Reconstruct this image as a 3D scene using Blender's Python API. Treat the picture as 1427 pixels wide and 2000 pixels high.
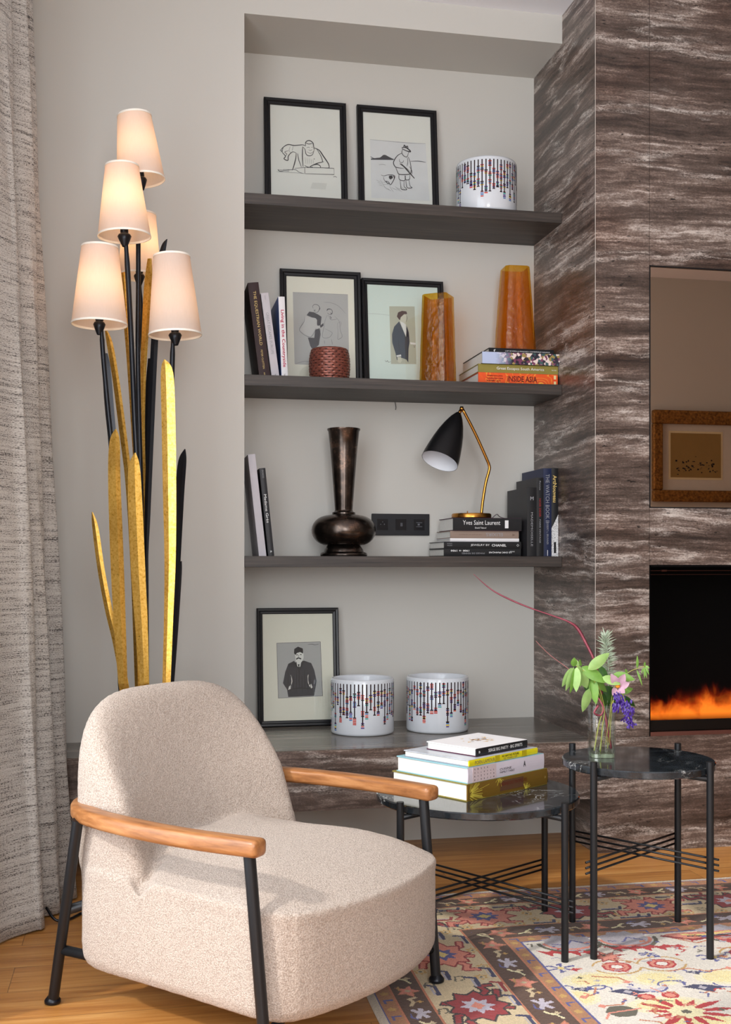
import bpy, bmesh, math, random
import numpy as np
from mathutils import Vector, Matrix, Euler

for o in list(bpy.data.objects):
    bpy.data.objects.remove(o, do_unlink=True)
scene = bpy.context.scene
COL = scene.collection
PI = math.pi
R = math.radians
random.seed(7)

# ------------------------------------------------------------------ camera
YAW = R(11.34)
cam_data = bpy.data.cameras.new('camera')
cam = bpy.data.objects.new('camera', cam_data)
COL.objects.link(cam)
cam.location = (0, 0, 1.03)
cam.rotation_euler = (R(90), 0, -YAW)
cam_data.sensor_fit = 'HORIZONTAL'
cam_data.sensor_width = 36
cam_data.lens = 36 * 2202 / 1427
cam_data.shift_y = 100 / 1427
cam_data.clip_start = 0.02
scene.camera = cam

# ------------------------------------------------------------------ world, lights, exposure
world = bpy.data.worlds.new('world')
scene.world = world
world.use_nodes = True
world.node_tree.nodes['Background'].inputs['Color'].default_value = (0.85, 0.92, 1.0, 1)
world.node_tree.nodes['Background'].inputs['Strength'].default_value = 1.2

def area_light(name, loc, target, sx, sy, power, color, spread=PI):
    l = bpy.data.lights.new(name, 'AREA')
    l.shape = 'RECTANGLE'; l.size = sx; l.size_y = sy
    l.energy = power; l.color = color; l.spread = spread
    o = bpy.data.objects.new(name, l); COL.objects.link(o)
    o.location = loc
    o.rotation_euler = (Vector(target) - Vector(loc)).to_track_quat('-Z', 'Y').to_euler()
    return o

# daylight entering the tall window in the left wall, plus an added fill light behind the camera
area_light('daylight_left_window', (-0.66, 1.45, 1.6), (3.0, 2.2, 1.1), 2.7, 2.6, 62, (0.92, 0.965, 1.0))
area_light('rear_fill_light', (0.28, -1.98, 1.7), (0.9, 3.0, 1.5), 1.1, 2.2, 80, (0.97, 0.98, 1.0))
sun_data = bpy.data.lights.new('sun', 'SUN')
sun_data.energy = 1.7; sun_data.angle = R(2.5); sun_data.color = (1.0, 0.95, 0.88)
sun = bpy.data.objects.new('sun', sun_data); COL.objects.link(sun)
sun.rotation_euler = Vector((2.1, 1.0, -2.1)).to_track_quat('-Z', 'Y').to_euler()

scene.view_settings.view_transform = 'Standard'
scene.view_settings.look = 'None'
scene.view_settings.gamma = 1
scene.view_settings.use_curve_mapping = False
scene.view_settings.exposure = 0.22

# ------------------------------------------------------------------ colour and material helpers
def lin(c):
    return c / 12.92 if c <= 0.04045 else ((c + 0.055) / 1.055) ** 2.4
def rgb(r, g, b):
    return (lin(r / 255), lin(g / 255), lin(b / 255), 1.0)

class NT:
    """small wrapper to write node trees briefly"""
    def __init__(s, name):
        s.m = bpy.data.materials.new(name); s.m.use_nodes = True
        s.t = s.m.node_tree; s.n = s.t.nodes; s.l = s.t.links
        s.n.clear()
        s.out = s.n.new('ShaderNodeOutputMaterial')
    def new(s, typ, **kw):
        nd = s.n.new(typ)
        for k, v in kw.items():
            if k.startswith('i_'):
                s.put(nd.inputs[k[2:].replace('_', ' ')], v)
            else:
                setattr(nd, k, v)
        return nd
    def put(s, sock, v):
        if isinstance(v, bpy.types.NodeSocket): s.l.new(v, sock)
        else: sock.default_value = v
    def coord(s, kind='Object'):
        return s.new('ShaderNodeTexCoord').outputs[kind]
    def mapping(s, vec, scale=(1, 1, 1), loc=(0, 0, 0), rot=(0, 0, 0)):
        m = s.new('ShaderNodeMapping'); s.put(m.inputs['Vector'], vec)
        m.inputs['Scale'].default_value = scale; m.inputs['Location'].default_value = loc
        m.inputs['Rotation'].default_value = rot
        return m.outputs[0]
    def noise(s, vec, scale=5, detail=4, rough=0.5, dist=0.0):
        n = s.new('ShaderNodeTexNoise'); s.put(n.inputs['Vector'], vec)
        n.inputs['Scale'].default_value = scale; n.inputs['Detail'].default_value = detail
        n.inputs['Roughness'].default_value = rough; n.inputs['Distortion'].default_value = dist
        return n.outputs['Fac']
    def voronoi(s, vec, scale=5, feature='F1', out='Distance'):
        n = s.new('ShaderNodeTexVoronoi'); n.feature = feature
        s.put(n.inputs['Vector'], vec); n.inputs['Scale'].default_value = scale
        return n.outputs[out]
    def ramp(s, fac, stops, interp='LINEAR'):
        r = s.new('ShaderNodeValToRGB'); s.put(r.inputs[0], fac)
        cr = r.color_ramp; cr.interpolation = interp
        while len(cr.elements) < len(stops): cr.elements.new(0.5)
        for e, (p, c) in zip(cr.elements, stops):
            e.position = p; e.color = c if len(c) == 4 else (*c, 1)
        return r.outputs[0]
    def math(s, op, a, b=None, clamp=False):
        m = s.new('ShaderNodeMath', operation=op); m.use_clamp = clamp
        s.put(m.inputs[0], a)
        if b is not None: s.put(m.inputs[1], b)
        return m.outputs[0]
    def mix(s, fac, a, b, blend='MIX'):
        m = s.new('ShaderNodeMix', data_type='RGBA', blend_type=blend)
        s.put(m.inputs[0], fac); s.put(m.inputs[6], a); s.put(m.inputs[7], b)
        return m.outputs[2]
    def bump(s, h, strength=0.3, dist=0.01):
        b = s.new('ShaderNodeBump'); s.put(b.inputs['Height'], h)
        b.inputs['Strength'].default_value = strength; b.inputs['Distance'].default_value = dist
        return b.outputs[0]
    def pbr(s, color, rough=0.5, metal=0.0, normal=None, **kw):
        p = s.new('ShaderNodeBsdfPrincipled')
        s.put(p.inputs['Base Color'], color); s.put(p.inputs['Roughness'], rough)
        s.put(p.inputs['Metallic'], metal)
        if normal is not None: s.put(p.inputs['Normal'], normal)
        for k, v in kw.items(): s.put(p.inputs[k.replace('_', ' ')], v)
        return p.outputs[0]
    def done(s, sh):
        s.l.new(sh, s.out.inputs['Surface']); return s.m

MATS = {}
def plain(name, col, rough=0.5, metal=0.0, var=0.06, scale=20, **kw):
    """simple procedural material: colour with a faint noise variation"""
    if name in MATS: return MATS[name]
    t = NT(name)
    n = t.noise(t.coord(), scale, 3)
    f = t.math('MULTIPLY', t.math('SUBTRACT', n, 0.5), var * 2)
    f = t.math('ADD', f, 1.0)
    c = t.new('ShaderNodeVectorMath', operation='SCALE')
    c.inputs[0].default_value = col[:3]; t.put(c.inputs['Scale'], f)
    if not metal and rough > 0.15 and 'Specular_IOR_Level' not in kw: kw['Specular_IOR_Level'] = 0.3
    m = t.done(t.pbr(c.outputs[0], rough, metal, **kw))
    MATS[name] = m
    return m

# ------------------------------------------------------------------ mesh helpers
class MB:
    """collects shapes and links them as ONE mesh object"""
    def __init__(s): s.v = []; s.f = []; s.mi = []
    def add(s, verts, faces, mi=0):
        b = len(s.v)
        s.v += [tuple(v) for v in verts]
        s.f += [tuple(i + b for i in f) for f in faces]
        s.mi += [mi] * len(faces)
        return s
    def box(s, x0, x1, y0, y1, z0, z1, mi=0, M=None):
        vs = [Vector((x, y, z)) for x in (x0, x1) for y in (y0, y1) for z in (z0, z1)]
        if M is not None: vs = [M @ v for v in vs]
        return s.add(vs, [(0, 1, 3, 2), (4, 6, 7, 5), (0, 4, 5, 1), (2, 3, 7, 6), (0, 2, 6, 4), (1, 5, 7, 3)], mi)
    def rings(s, rings, mi=0, closed=True, cap=True):
        n = len(rings[0]); vs = [p for r in rings for p in r]; fs = []
        for i in range(len(rings) - 1):
            for j in range(n if closed else n - 1):
                k = (j + 1) % n
                fs.append((i * n + j, i * n + k, (i + 1) * n + k, (i + 1) * n + j))
        if cap:
            fs.append(tuple(range(n - 1, -1, -1)))
            fs.append(tuple((len(rings) - 1) * n + j for j in range(n)))
        return s.add(vs, fs, mi)
    def tube(s, pts, r, seg=12, mi=0, cap=True, flat=1.0):
        pts = [Vector(p) for p in pts]; rs = r if isinstance(r, (list, tuple)) else [r] * len(pts)
        up = None; rings = []
        for i, p in enumerate(pts):
            a = pts[max(i - 1, 0)]; b = pts[min(i + 1, len(pts) - 1)]
            t = (b - a).normalized()
            if up is None:
                up = Vector((0, 0, 1)) if abs(t.z) < 0.9 else Vector((1, 0, 0))
            u = (up - t * up.dot(t)).normalized(); w = t.cross(u); up = u
            rings.append([p + (u * math.cos(q) * flat + w * math.sin(q)) * rs[i] for q in [2 * PI * k / seg for k in range(seg)]])
        return s.rings(rings, mi, True, cap)
    def lathe(s, prof, seg=48, mi=0, c=(0, 0, 0), cap=False):
        rings = [[(c[0] + r * math.cos(2 * PI * k / seg), c[1] + r * math.sin(2 * PI * k / seg), c[2] + z) for k in range(seg)] for r, z in prof]
        return s.rings(rings, mi, True, cap)
    def build(s, name, mat, parent=None, smooth=False, bevel=0, loc=None, auto=None, recalc=True):
        me = bpy.data.meshes.new(name)
        me.from_pydata(s.v, [], s.f)
        mats = mat if isinstance(mat, (list, tuple)) else [mat]
        for m in mats: me.materials.append(m)
        me.polygons.foreach_set('material_index', s.mi)
        if recalc:
            bm = bmesh.new(); bm.from_mesh(me)
            bmesh.ops.recalc_face_normals(bm, faces=bm.faces[:])
            bm.to_mesh(me); bm.free()
        if smooth: me.polygons.foreach_set('use_smooth', [True] * len(me.polygons))
        me.update()
        o = bpy.data.objects.new(name, me); COL.objects.link(o)
        if parent is not None: o.parent = parent
        if loc is not None: o.location = loc
        if bevel:
            bv = o.modifiers.new('bevel', 'BEVEL'); bv.width = bevel; bv.segments = 2
            bv.limit_method = 'ANGLE'; bv.angle_limit = R(40)
        if auto or bevel:
            me.polygons.foreach_set('use_smooth', [True] * len(me.polygons))
            sharp_by_angle(me, auto or 40)
        return o

def sharp_by_angle(me, deg):
    bm = bmesh.new(); bm.from_mesh(me)
    for e in bm.edges:
        if len(e.link_faces) == 2 and e.calc_face_angle(0) > R(deg): e.smooth = False
    bm.to_mesh(me); bm.free()

def tag(o, label=None, cat=None, group=None, kind=None):
    if label: o['label'] = label
    if cat: o['category'] = cat
    if group: o['group'] = group
    if kind: o['kind'] = kind
    return o
def empty(name, loc=(0, 0, 0), rz=0.0, rot=None):
    o = bpy.data.objects.new(name, None); COL.objects.link(o)
    o.empty_display_size = 0.05; o.location = loc
    o.rotation_euler = rot if rot is not None else (0, 0, rz)
    return o
def struct(o): o['kind'] = 'structure'; return o

def world_point(u, v, d):
    """a point measured in the photograph at distance d in front of the camera -> metres"""
    r = (u - 713.5) / 2202 * d
    return Vector((r * math.cos(YAW) + d * math.sin(YAW), d * math.cos(YAW) - r * math.sin(YAW), 1.03 - (v - 1100) * d / 2202))

def smooth_path(pts, n=6):
    """Catmull-Rom through points (tuples of any length)"""
    P = [np.array(p, float) for p in pts]; out = []
    for i in range(len(P) - 1):
        p0 = P[max(i - 1, 0)]; p1 = P[i]; p2 = P[i + 1]; p3 = P[min(i + 2, len(P) - 1)]
        for k in range(n):
            t = k / n
            out.append(0.5 * ((2 * p1) + (-p0 + p2) * t + (2 * p0 - 5 * p1 + 4 * p2 - p3) * t * t + (-p0 + 3 * p1 - 3 * p2 + p3) * t ** 3))
    out.append(P[-1])
    return [tuple(float(q) for q in p) for p in out]

# ------------------------------------------------------------------ lettering
def lettering(name, text, mat, parent, height, width=None, M=Matrix.Identity(4), bold=False, depth=0.0003):
    """centred text turned into a mesh lying in local XY of M"""
    cu = bpy.data.curves.new(name, 'FONT'); cu.body = text; cu.size = 1
    cu.align_x = 'LEFT'; cu.resolution_u = 2; cu.extrude = 0
    if bold: cu.offset = 0.018
    to = bpy.data.objects.new(name, cu)
    me = bpy.data.meshes.new_from_object(to)
    bpy.data.objects.remove(to); bpy.data.curves.remove(cu)
    n = len(me.vertices)
    co = np.zeros(n * 3); me.vertices.foreach_get('co', co); co = co.reshape(-1, 3)
    mn = co.min(0); mx = co.max(0)
    sy = height / (mx[1] - mn[1]); sx = (width / (mx[0] - mn[0])) if width else sy
    co[:, 0] = (co[:, 0] - (mn[0] + mx[0]) / 2) * sx
    co[:, 1] = (co[:, 1] - (mn[1] + mx[1]) / 2) * sy
    co[:, 2] = depth
    for i in range(n):
        co[i] = (M @ Vector(co[i]))[:]
    me.vertices.foreach_set('co', co.ravel()); me.materials.clear(); me.materials.append(mat); me.update()
    o = bpy.data.objects.new(name, me); COL.objects.link(o); o.parent = parent
    return o
# ------------------------------------------------------------------ materials of the place
def mat_wall():
    t = NT('greige_paint'); n = t.noise(t.coord(), 90, 5)
    c = t.mix(t.noise(t.coord(), 1.3, 2), rgb(196, 193, 186), rgb(202, 199, 193))
    return t.done(t.pbr(c, 0.75, normal=t.bump(n, 0.05, 0.002)))
def mat_ceiling():
    t = NT('white_paint'); n = t.noise(t.coord(), 60, 4)
    return t.done(t.pbr(rgb(240, 240, 245), 0.8, normal=t.bump(n, 0.04, 0.002)))
def mat_travertine(name='travertine', rough=0.32):
    t = NT(name); co = t.coord()
    # slow and quick waviness of the beds, then strongly stretched noise
    w = t.noise(t.mapping(co, (1.0, 1.0, 1.5)), 1.4, 2, 0.5)
    off = t.new('ShaderNodeCombineXYZ'); t.put(off.inputs[2], t.math('MULTIPLY', t.math('SUBTRACT', w, 0.5), 0.07))
    w2 = t.noise(t.mapping(co, (22, 22, 16)), 1.0, 3, 0.6)
    off2 = t.new('ShaderNodeCombineXYZ'); t.put(off2.inputs[2], t.math('MULTIPLY', t.math('SUBTRACT', w2, 0.5), 0.014))
    a = t.new('ShaderNodeVectorMath', operation='ADD'); t.put(a.inputs[0], co); t.put(a.inputs[1], off.outputs[0])
    b = t.new('ShaderNodeVectorMath', operation='ADD'); t.put(b.inputs[0], a.outputs[0]); t.put(b.inputs[1], off2.outputs[0])
    v = b.outputs[0]
    f1 = t.noise(t.mapping(v, (0.6, 0.6, 11)), 1.0, 9, 0.72)
    f2 = t.noise(t.mapping(v, (5, 5, 75)), 1.0, 6, 0.7)
    f3 = t.noise(t.mapping(co, (120, 120, 230)), 1.0, 4, 0.75)
    f4 = t.noise(t.mapping(co, (16, 16, 26)), 1.0, 5, 0.7)
    f = t.math('ADD', t.math('MULTIPLY', f1, 1.0), t.math('MULTIPLY', f2, 0.46))
    f = t.math('ADD', f, t.math('ADD', t.math('MULTIPLY', f3, 0.30), t.math('MULTIPLY', f4, 0.22)))   # mean about 0.92
    fm = t.math('MULTIPLY', f, 0.503)
    col = t.ramp(fm, [(0.415, rgb(52, 42, 38)), (0.465, rgb(78, 65, 58)), (0.50, rgb(96, 81, 74)), (0.537, rgb(130, 114, 105)), (0.595, rgb(202, 190, 182))])
    # pale frayed crystal beds
    ve = t.noise(t.mapping(v, (0.5, 0.5, 3.4), (3.1, 0, 0.7)), 1.0, 5, 0.6)
    ve = t.math('ABSOLUTE', t.math('SUBTRACT', ve, 0.5))
    vm = t.ramp(t.math('ADD', ve, t.math('MULTIPLY', t.math('SUBTRACT', f4, 0.5), 0.05)), [(0.0, (0.8, 0.8, 0.8)), (0.008, (0.3, 0.3, 0.3)), (0.022, (0, 0, 0))])
    vf = t.math('MULTIPLY', vm, t.ramp(t.math('ADD', t.math('MULTIPLY', f2, 0.5), t.math('MULTIPLY', f3, 0.5)), [(0.42, (0, 0, 0)), (0.56, (0.9, 0.9, 0.9))]))
    col = t.mix(vf, col, rgb(218, 208, 200))
    cl = t.noise(t.mapping(co, (2.2, 2.2, 5)), 1.0, 2)
    col = t.mix(t.ramp(cl, [(0.45, (0, 0, 0)), (0.66, (0.45, 0.45, 0.45))]), col, rgb(128, 88, 64), 'SOFT_LIGHT')
    po = t.noise(t.mapping(v, (30, 30, 130)), 1.0, 3, 0.6)
    pm = t.ramp(po, [(0.30, (1, 1, 1)), (0.35, (0, 0, 0))])
    col = t.mix(pm, col, rgb(28, 22, 20))
    h = t.math('SUBTRACT', t.math('MULTIPLY', f, 0.4), pm)
    return t.done(t.pbr(col, rough, normal=t.bump(h, 0.15, 0.003)))
def mat_stonetop():
    t = NT('honed_stone_top'); co = t.coord()
    a = t.noise(t.mapping(co, (1.0, 12, 1)), 1.5, 7, 0.65, 0.3)
    b = t.noise(t.mapping(co, (2.0, 60, 1)), 1.0, 5, 0.6)
    f = t.math('ADD', t.math('MULTIPLY', a, 0.7), t.math('MULTIPLY', b, 0.3))
    c = t.ramp(f, [(0.36, rgb(78, 73, 67)), (0.5, rgb(108, 102, 95)), (0.64, rgb(152, 144, 136))])
    return t.done(t.pbr(c, 0.22))
def mat_shelf():
    t = NT('dark_oak'); co = t.coord()
    g = t.noise(t.mapping(co, (3, 40, 120)), 1.0, 6, 0.65)
    c = t.ramp(g, [(0.3, rgb(40, 34, 31)), (0.55, rgb(60, 52, 47)), (0.75, rgb(84, 73, 66))])
    return t.done(t.pbr(c, 0.5, normal=t.bump(g, 0.2, 0.002)))
def mat_floor():
    t = NT('oak_boards'); co = t.coord()
    br = t.new('ShaderNodeTexBrick'); t.put(br.inputs['Vector'], t.mapping(co, (1, 1, 1), (0.31, 0.07, 0)))
    br.inputs['Color1'].default_value = (0.2, 0.2, 0.2, 1); br.inputs['Color2'].default_value = (0.9, 0.9, 0.9, 1)
    br.inputs['Mortar'].default_value = (0, 0, 0, 1)
    br.inputs['Scale'].default_value = 1.0; br.inputs['Mortar Size'].default_value = 0.0012
    br.inputs['Brick Width'].default_value = 1.3; br.inputs['Row Height'].default_value = 0.17
    br.offset = 0.37
    add = t.new('ShaderNodeVectorMath', operation='ADD'); t.put(add.inputs[0], co)
    sc = t.new('ShaderNodeVectorMath', operation='SCALE'); t.put(sc.inputs[0], br.outputs['Color']); sc.inputs['Scale'].default_value = 7.0
    t.put(add.inputs[1], sc.outputs[0])
    g = t.noise(t.mapping(add.outputs[0], (1.6, 26, 1)), 1.0, 7, 0.66, 0.6)
    g2 = t.noise(t.mapping(add.outputs[0], (5, 160, 1)), 1.0, 4, 0.6)
    f = t.math('ADD', t.math('MULTIPLY', g, 0.7), t.math('MULTIPLY', g2, 0.3))
    c = t.ramp(f, [(0.34, rgb(156, 98, 46)), (0.5, rgb(190, 130, 66)), (0.66, rgb(212, 158, 92))])
    c = t.mix(0.16, c, t.mix(1.0, c, br.outputs['Color'], 'MULTIPLY'))
    c = t.mix(t.math('MULTIPLY', br.outputs['Fac'], 0.6), c, rgb(84, 54, 30))
    return t.done(t.pbr(c, 0.36, normal=t.bump(t.math('SUBTRACT', g2, t.math('MULTIPLY', br.outputs['Fac'], 1.5)), 0.07, 0.002)))
def mat_boucle():
    t = NT('cream_boucle'); co = t.coord()
    v = t.voronoi(co, 300); v2 = t.noise(co, 330, 4, 0.7); v3 = t.noise(co, 900, 2, 0.5)
    h = t.math('ADD', t.math('MULTIPLY', v, -0.35), t.math('ADD', t.math('MULTIPLY', v2, 0.95), t.math('MULTIPLY', v3, 0.25)))
    c = t.ramp(h, [(0.30, rgb(164, 145, 130)), (0.48, rgb(195, 177, 163)), (0.68, rgb(216, 201, 188))])
    return t.done(t.pbr(c, 0.95, normal=t.bump(h, 0.9, 0.005), Sheen_Weight=0.25, Sheen_Roughness=0.6))
def mat_armwood():
    t = NT('oiled_cherry_wood'); co = t.coord()
    g = t.noise(t.mapping(co, (7, 60, 60)), 1.0, 6, 0.6, 0.4)
    c = t.ramp(g, [(0.3, rgb(112, 68, 36)), (0.5, rgb(150, 98, 56)), (0.72, rgb(178, 126, 80))])
    return t.done(t.pbr(c, 0.33))
def mat_curtain():
    t = NT('woven_curtain'); uv = t.coord('UV')
    rows = t.noise(t.mapping(uv, (5, 95, 1)), 1.0, 4, 0.6)
    rows2 = t.noise(t.mapping(uv, (6, 430, 1)), 1.0, 3, 0.6)
    dash = t.noise(t.mapping(uv, (210, 420, 1)), 1.0, 2, 0.5)
    blot = t.noise(t.mapping(uv, (16, 70, 1)), 1.0, 4, 0.6)
    f = t.math('ADD', t.math('MULTIPLY', rows, 0.34), t.math('MULTIPLY', rows2, 0.34))
    f = t.math('ADD', f, t.math('ADD', t.math('MULTIPLY', dash, 0.52), t.math('MULTIPLY', blot, 0.20)))  # mean .70
    c = t.ramp(f, [(0.57, rgb(50, 48, 48)), (0.63, rgb(122, 116, 110)), (0.665, rgb(166, 160, 153)), (0.80, rgb(194, 189, 182))])
    weave = t.noise(t.mapping(uv, (500, 500, 1)), 1.0, 2)
    return t.done(t.pbr(c, 0.9, normal=t.bump(t.math('ADD', f, t.math('MULTIPLY', weave, 0.5)), 0.5, 0.004), Sheen_Weight=0.15))
def mat_gold():
    t = NT('gold_leaf'); co = t.coord()
    n = t.noise(co, 130, 5, 0.7); n2 = t.noise(co, 11, 3)
    c = t.ramp(n, [(0.28, rgb(170, 120, 40)), (0.40, rgb(236, 182, 80)), (0.62, rgb(255, 212, 116))])
    fl = t.ramp(t.noise(co, 110, 5, 0.75), [(0.30, (1, 1, 1)), (0.34, (0, 0, 0))])
    c = t.mix(fl, c, rgb(50, 38, 20))
    r = t.math('ADD', t.math('MULTIPLY', n2, 0.26), 0.26)
    return t.done(t.pbr(c, r, 1.0, normal=t.bump(n, 0.2, 0.0015)))
def mat_bronze():
    t = NT('dark_bronze'); co = t.coord()
    n = t.noise(co, 14, 6, 0.7)
    c = t.ramp(n, [(0.35, rgb(48, 43, 40)), (0.55, rgb(84, 74, 68)), (0.75, rgb(140, 112, 96))])
    return t.done(t.pbr(c, t.math('ADD', t.math('MULTIPLY', n, 0.22), 0.14), 0.95, normal=t.bump(n, 0.08, 0.002)))
def mat_blackmarble():
    t = NT('black_marble'); co = t.coord()
    w = t.noise(co, 5, 6, 0.65, 1.2)
    ve = t.math('ABSOLUTE', t.math('SUBTRACT', w, 0.5))
    vm = t.ramp(ve, [(0.0, (1, 1, 1)), (0.007, (0, 0, 0))])
    ms = t.ramp(t.noise(co, 6, 3), [(0.52, (0, 0, 0)), (0.66, (1, 1, 1))])
    cl = t.noise(co, 18, 5, 0.7)
    c = t.ramp(cl, [(0.35, rgb(22, 25, 28)), (0.65, rgb(50, 55, 60)), (0.85, rgb(96, 102, 106))])
    c = t.mix(t.math('MULTIPLY', vm, ms), c, rgb(208, 210, 208))
    return t.done(t.pbr(c, 0.09, Coat_Weight=0.2))
def mat_shade():
    t = NT('silk_shade'); co = t.coord()
    n = t.noise(t.mapping(co, (300, 300, 40)), 1.0, 2)
    c = t.mix(n, rgb(214, 202, 194), rgb(226, 214, 207))
    d = t.new('ShaderNodeBsdfDiffuse'); t.put(d.inputs['Color'], c)
    tr = t.new('ShaderNodeBsdfTranslucent'); t.put(tr.inputs['Color'], rgb(250, 222, 196))
    m = t.new('ShaderNodeMixShader'); m.inputs[0].default_value = 0.42
    t.l.new(d.outputs[0], m.inputs[1]); t.l.new(tr.outputs[0], m.inputs[2])
    return t.done(m.outputs[0])
def tinted_glass(name, tint, gloss=0.08, rough=0.02, bump=0.0, bscale=30, body=None, bodyfac=0.0, edge=0.6):
    """clear pane or cast glass: light passes straight through tinted, plus a specular coat"""
    t = NT(name); nrm = None
    if bump: nrm = t.bump(t.noise(t.coord(), bscale, 4, 0.6), bump, 0.01)
    tr = t.new('ShaderNodeBsdfTransparent'); tr.inputs['Color'].default_value = tint
    base = tr.outputs[0]
    if body is not None:
        d = t.new('ShaderNodeBsdfTranslucent'); d.inputs['Color'].default_value = body
        d2 = t.new('ShaderNodeBsdfDiffuse'); d2.inputs['Color'].default_value = body
        mm = t.new('ShaderNodeMixShader'); mm.inputs[0].default_value = 0.5
        t.l.new(d.outputs[0], mm.inputs[1]); t.l.new(d2.outputs[0], mm.inputs[2])
        m2 = t.new('ShaderNodeMixShader')
        n = t.noise(t.mapping(t.coord(), (1, 1, 0.4)), 16, 5, 0.65)
        t.put(m2.inputs[0], t.math('MULTIPLY', t.ramp(n, [(0.3, (0, 0, 0)), (0.65, (1, 1, 1))]), bodyfac * 1.6, True))
        t.l.new(base, m2.inputs[1]); t.l.new(mm.outputs[0], m2.inputs[2]); base = m2.outputs[0]
    g = t.new('ShaderNodeBsdfGlossy'); g.inputs['Roughness'].default_value = rough
    fr = t.new('ShaderNodeLayerWeight')
    if nrm is not None: t.put(g.inputs['Normal'], nrm); t.put(fr.inputs['Normal'], nrm)
    fac = t.math('ADD', t.math('MULTIPLY', t.math('POWER', fr.outputs['Facing'], 4.0), edge), gloss, True)
    m = t.new('ShaderNodeMixShader'); t.put(m.inputs[0], fac)
    t.l.new(base, m.inputs[1]); t.l.new(g.outputs[0], m.inputs[2])
    return t.done(m.outputs[0])
def mat_clear_glass():
    t = NT('clear_glass')
    return t.done(t.pbr((0.96, 1.0, 0.97, 1), 0.0, Transmission_Weight=1.0, IOR=1.45))
def mat_water():
    t = NT('water')
    return t.done(t.pbr((0.97, 1.0, 0.98, 1), 0.0, Transmission_Weight=1.0, IOR=1.33))
def mat_photo_spine():
    t = NT('flower_photograph_print'); co = t.coord()
    v = t.new('ShaderNodeTexVoronoi'); t.put(v.inputs['Vector'], co); v.inputs['Scale'].default_value = 95
    g = t.new('ShaderNodeSeparateColor'); t.put(g.inputs[0], v.outputs['Color'])
    c = t.ramp(g.outputs[0], [(0.0, rgb(40, 30, 48)), (0.3, rgb(120, 60, 90)), (0.5, rgb(60, 90, 90)), (0.65, rgb(232, 214, 206)), (0.85, rgb(160, 140, 80)), (1.0, rgb(240, 236, 244))], 'CONSTANT')
    x = t.new('ShaderNodeSeparateXYZ'); t.put(x.inputs[0], co)
    sky = t.ramp(x.outputs[0], [(0.05, (1, 1, 1)), (0.12, (0, 0, 0))])
    c = t.mix(sky, c, rgb(184, 196, 226))
    return t.done(t.pbr(c, 0.3))
def mat_speckle():
    t = NT('black_white_speckle_print'); v = t.voronoi(t.coord(), 480)
    return t.done(t.pbr(t.ramp(v, [(0.28, rgb(30, 30, 34)), (0.45, rgb(226, 226, 226))]), 0.5))
def mat_swirl():
    t = NT('orange_swirl_print'); co = t.coord()
    w = t.noise(co, 13, 2, 0.5, 1.6)
    r = t.math('FRACT', t.math('MULTIPLY', w, 5.0))
    c = t.ramp(r, [(0.0, rgb(240, 150, 40)), (0.10, rgb(232, 92, 30)), (0.9, rgb(226, 78, 28)), (1.0, rgb(240, 190, 70))])
    return t.done(t.pbr(c, 0.35))
def mat_mirror():
    t = NT('bronze_mirror')
    g = t.new('ShaderNodeBsdfGlossy'); g.inputs['Color'].default_value = rgb(214, 190, 172); g.inputs['Roughness'].default_value = 0.0
    return t.done(g.outputs[0])
def mat_carved_gold():
    t = NT('carved_gilt_frame'); co = t.coord()
    n = t.noise(co, 55, 5, 0.7)
    c = t.ramp(n, [(0.35, rgb(96, 62, 24)), (0.65, rgb(176, 124, 58))])
    return t.done(t.pbr(c, 0.4, 0.6, normal=t.bump(n, 0.9, 0.01)))

M_wall = mat_wall(); M_ceil = mat_ceiling(); M_trav = mat_travertine(); M_top = mat_stonetop()
M_shelf = mat_shelf(); M_floor = mat_floor(); M_boucle = mat_boucle(); M_arm = mat_armwood()
M_curtain = mat_curtain(); M_gold = mat_gold(); M_bronze = mat_bronze(); M_marble = mat_blackmarble()
M_shade = mat_shade()
M_blackmetal = plain('black_powder_coat', rgb(30, 31, 34), 0.38, 0.4)
M_lampblack = plain('black_patina', rgb(26, 28, 34), 0.33, 0.5)
M_brass = plain('brushed_brass', rgb(190, 134, 62), 0.26, 1.0)
M_frame = plain('black_lacquered_wood', rgb(20, 20, 23), 0.35)
M_paper = plain('ivory_mount_paper', rgb(222, 220, 206), 0.8, var=0.02)
M_paperwhite = plain('white_sketch_paper', rgb(218, 218, 212), 0.8, var=0.02)
M_papergreen = plain('pale_green_paper', rgb(206, 220, 212), 0.8, var=0.02)
M_printgrey = plain('grey_print_paper', rgb(172, 172, 170), 0.8, var=0.04)
M_printbeige = plain('beige_print_paper', rgb(176, 178, 160), 0.8, var=0.04)
M_ink = plain('black_ink', rgb(34, 34, 38), 0.8)
M_inkgrey = plain('grey_ink', rgb(60, 61, 66), 0.8)
M_inksoft = plain('soft_grey_ink', rgb(112, 112, 114), 0.8)
M_inknavy = plain('blue_grey_ink', rgb(58, 70, 82), 0.8)
M_inkbrown = plain('brown_ink', rgb(76, 54, 50), 0.8)
M_pages = plain('book_pages', rgb(226, 224, 218), 0.85, var=0.1, scale=200)
M_white = plain('white_cover', rgb(226, 224, 226), 0.45)
M_glazed = plain('white_glaze', rgb(214, 218, 224), 0.12)
M_glass_picture = tinted_glass('picture_glass', (0.985, 0.99, 0.985, 1), 0.035)
M_amber = tinted_glass('amber_glass', (0.96, 0.72, 0.20, 1), 0.05, 0.04, 0.5, 38, rgb(206, 124, 16), 0.09, 0.3)
M_clear = tinted_glass('clear_glass', (0.975, 0.992, 0.978, 1), 0.05); M_water = tinted_glass('water', (0.975, 0.99, 0.965, 1), 0.02)
M_steel = plain('polished_steel', rgb(190, 192, 196), 0.2, 1.0)
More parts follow.
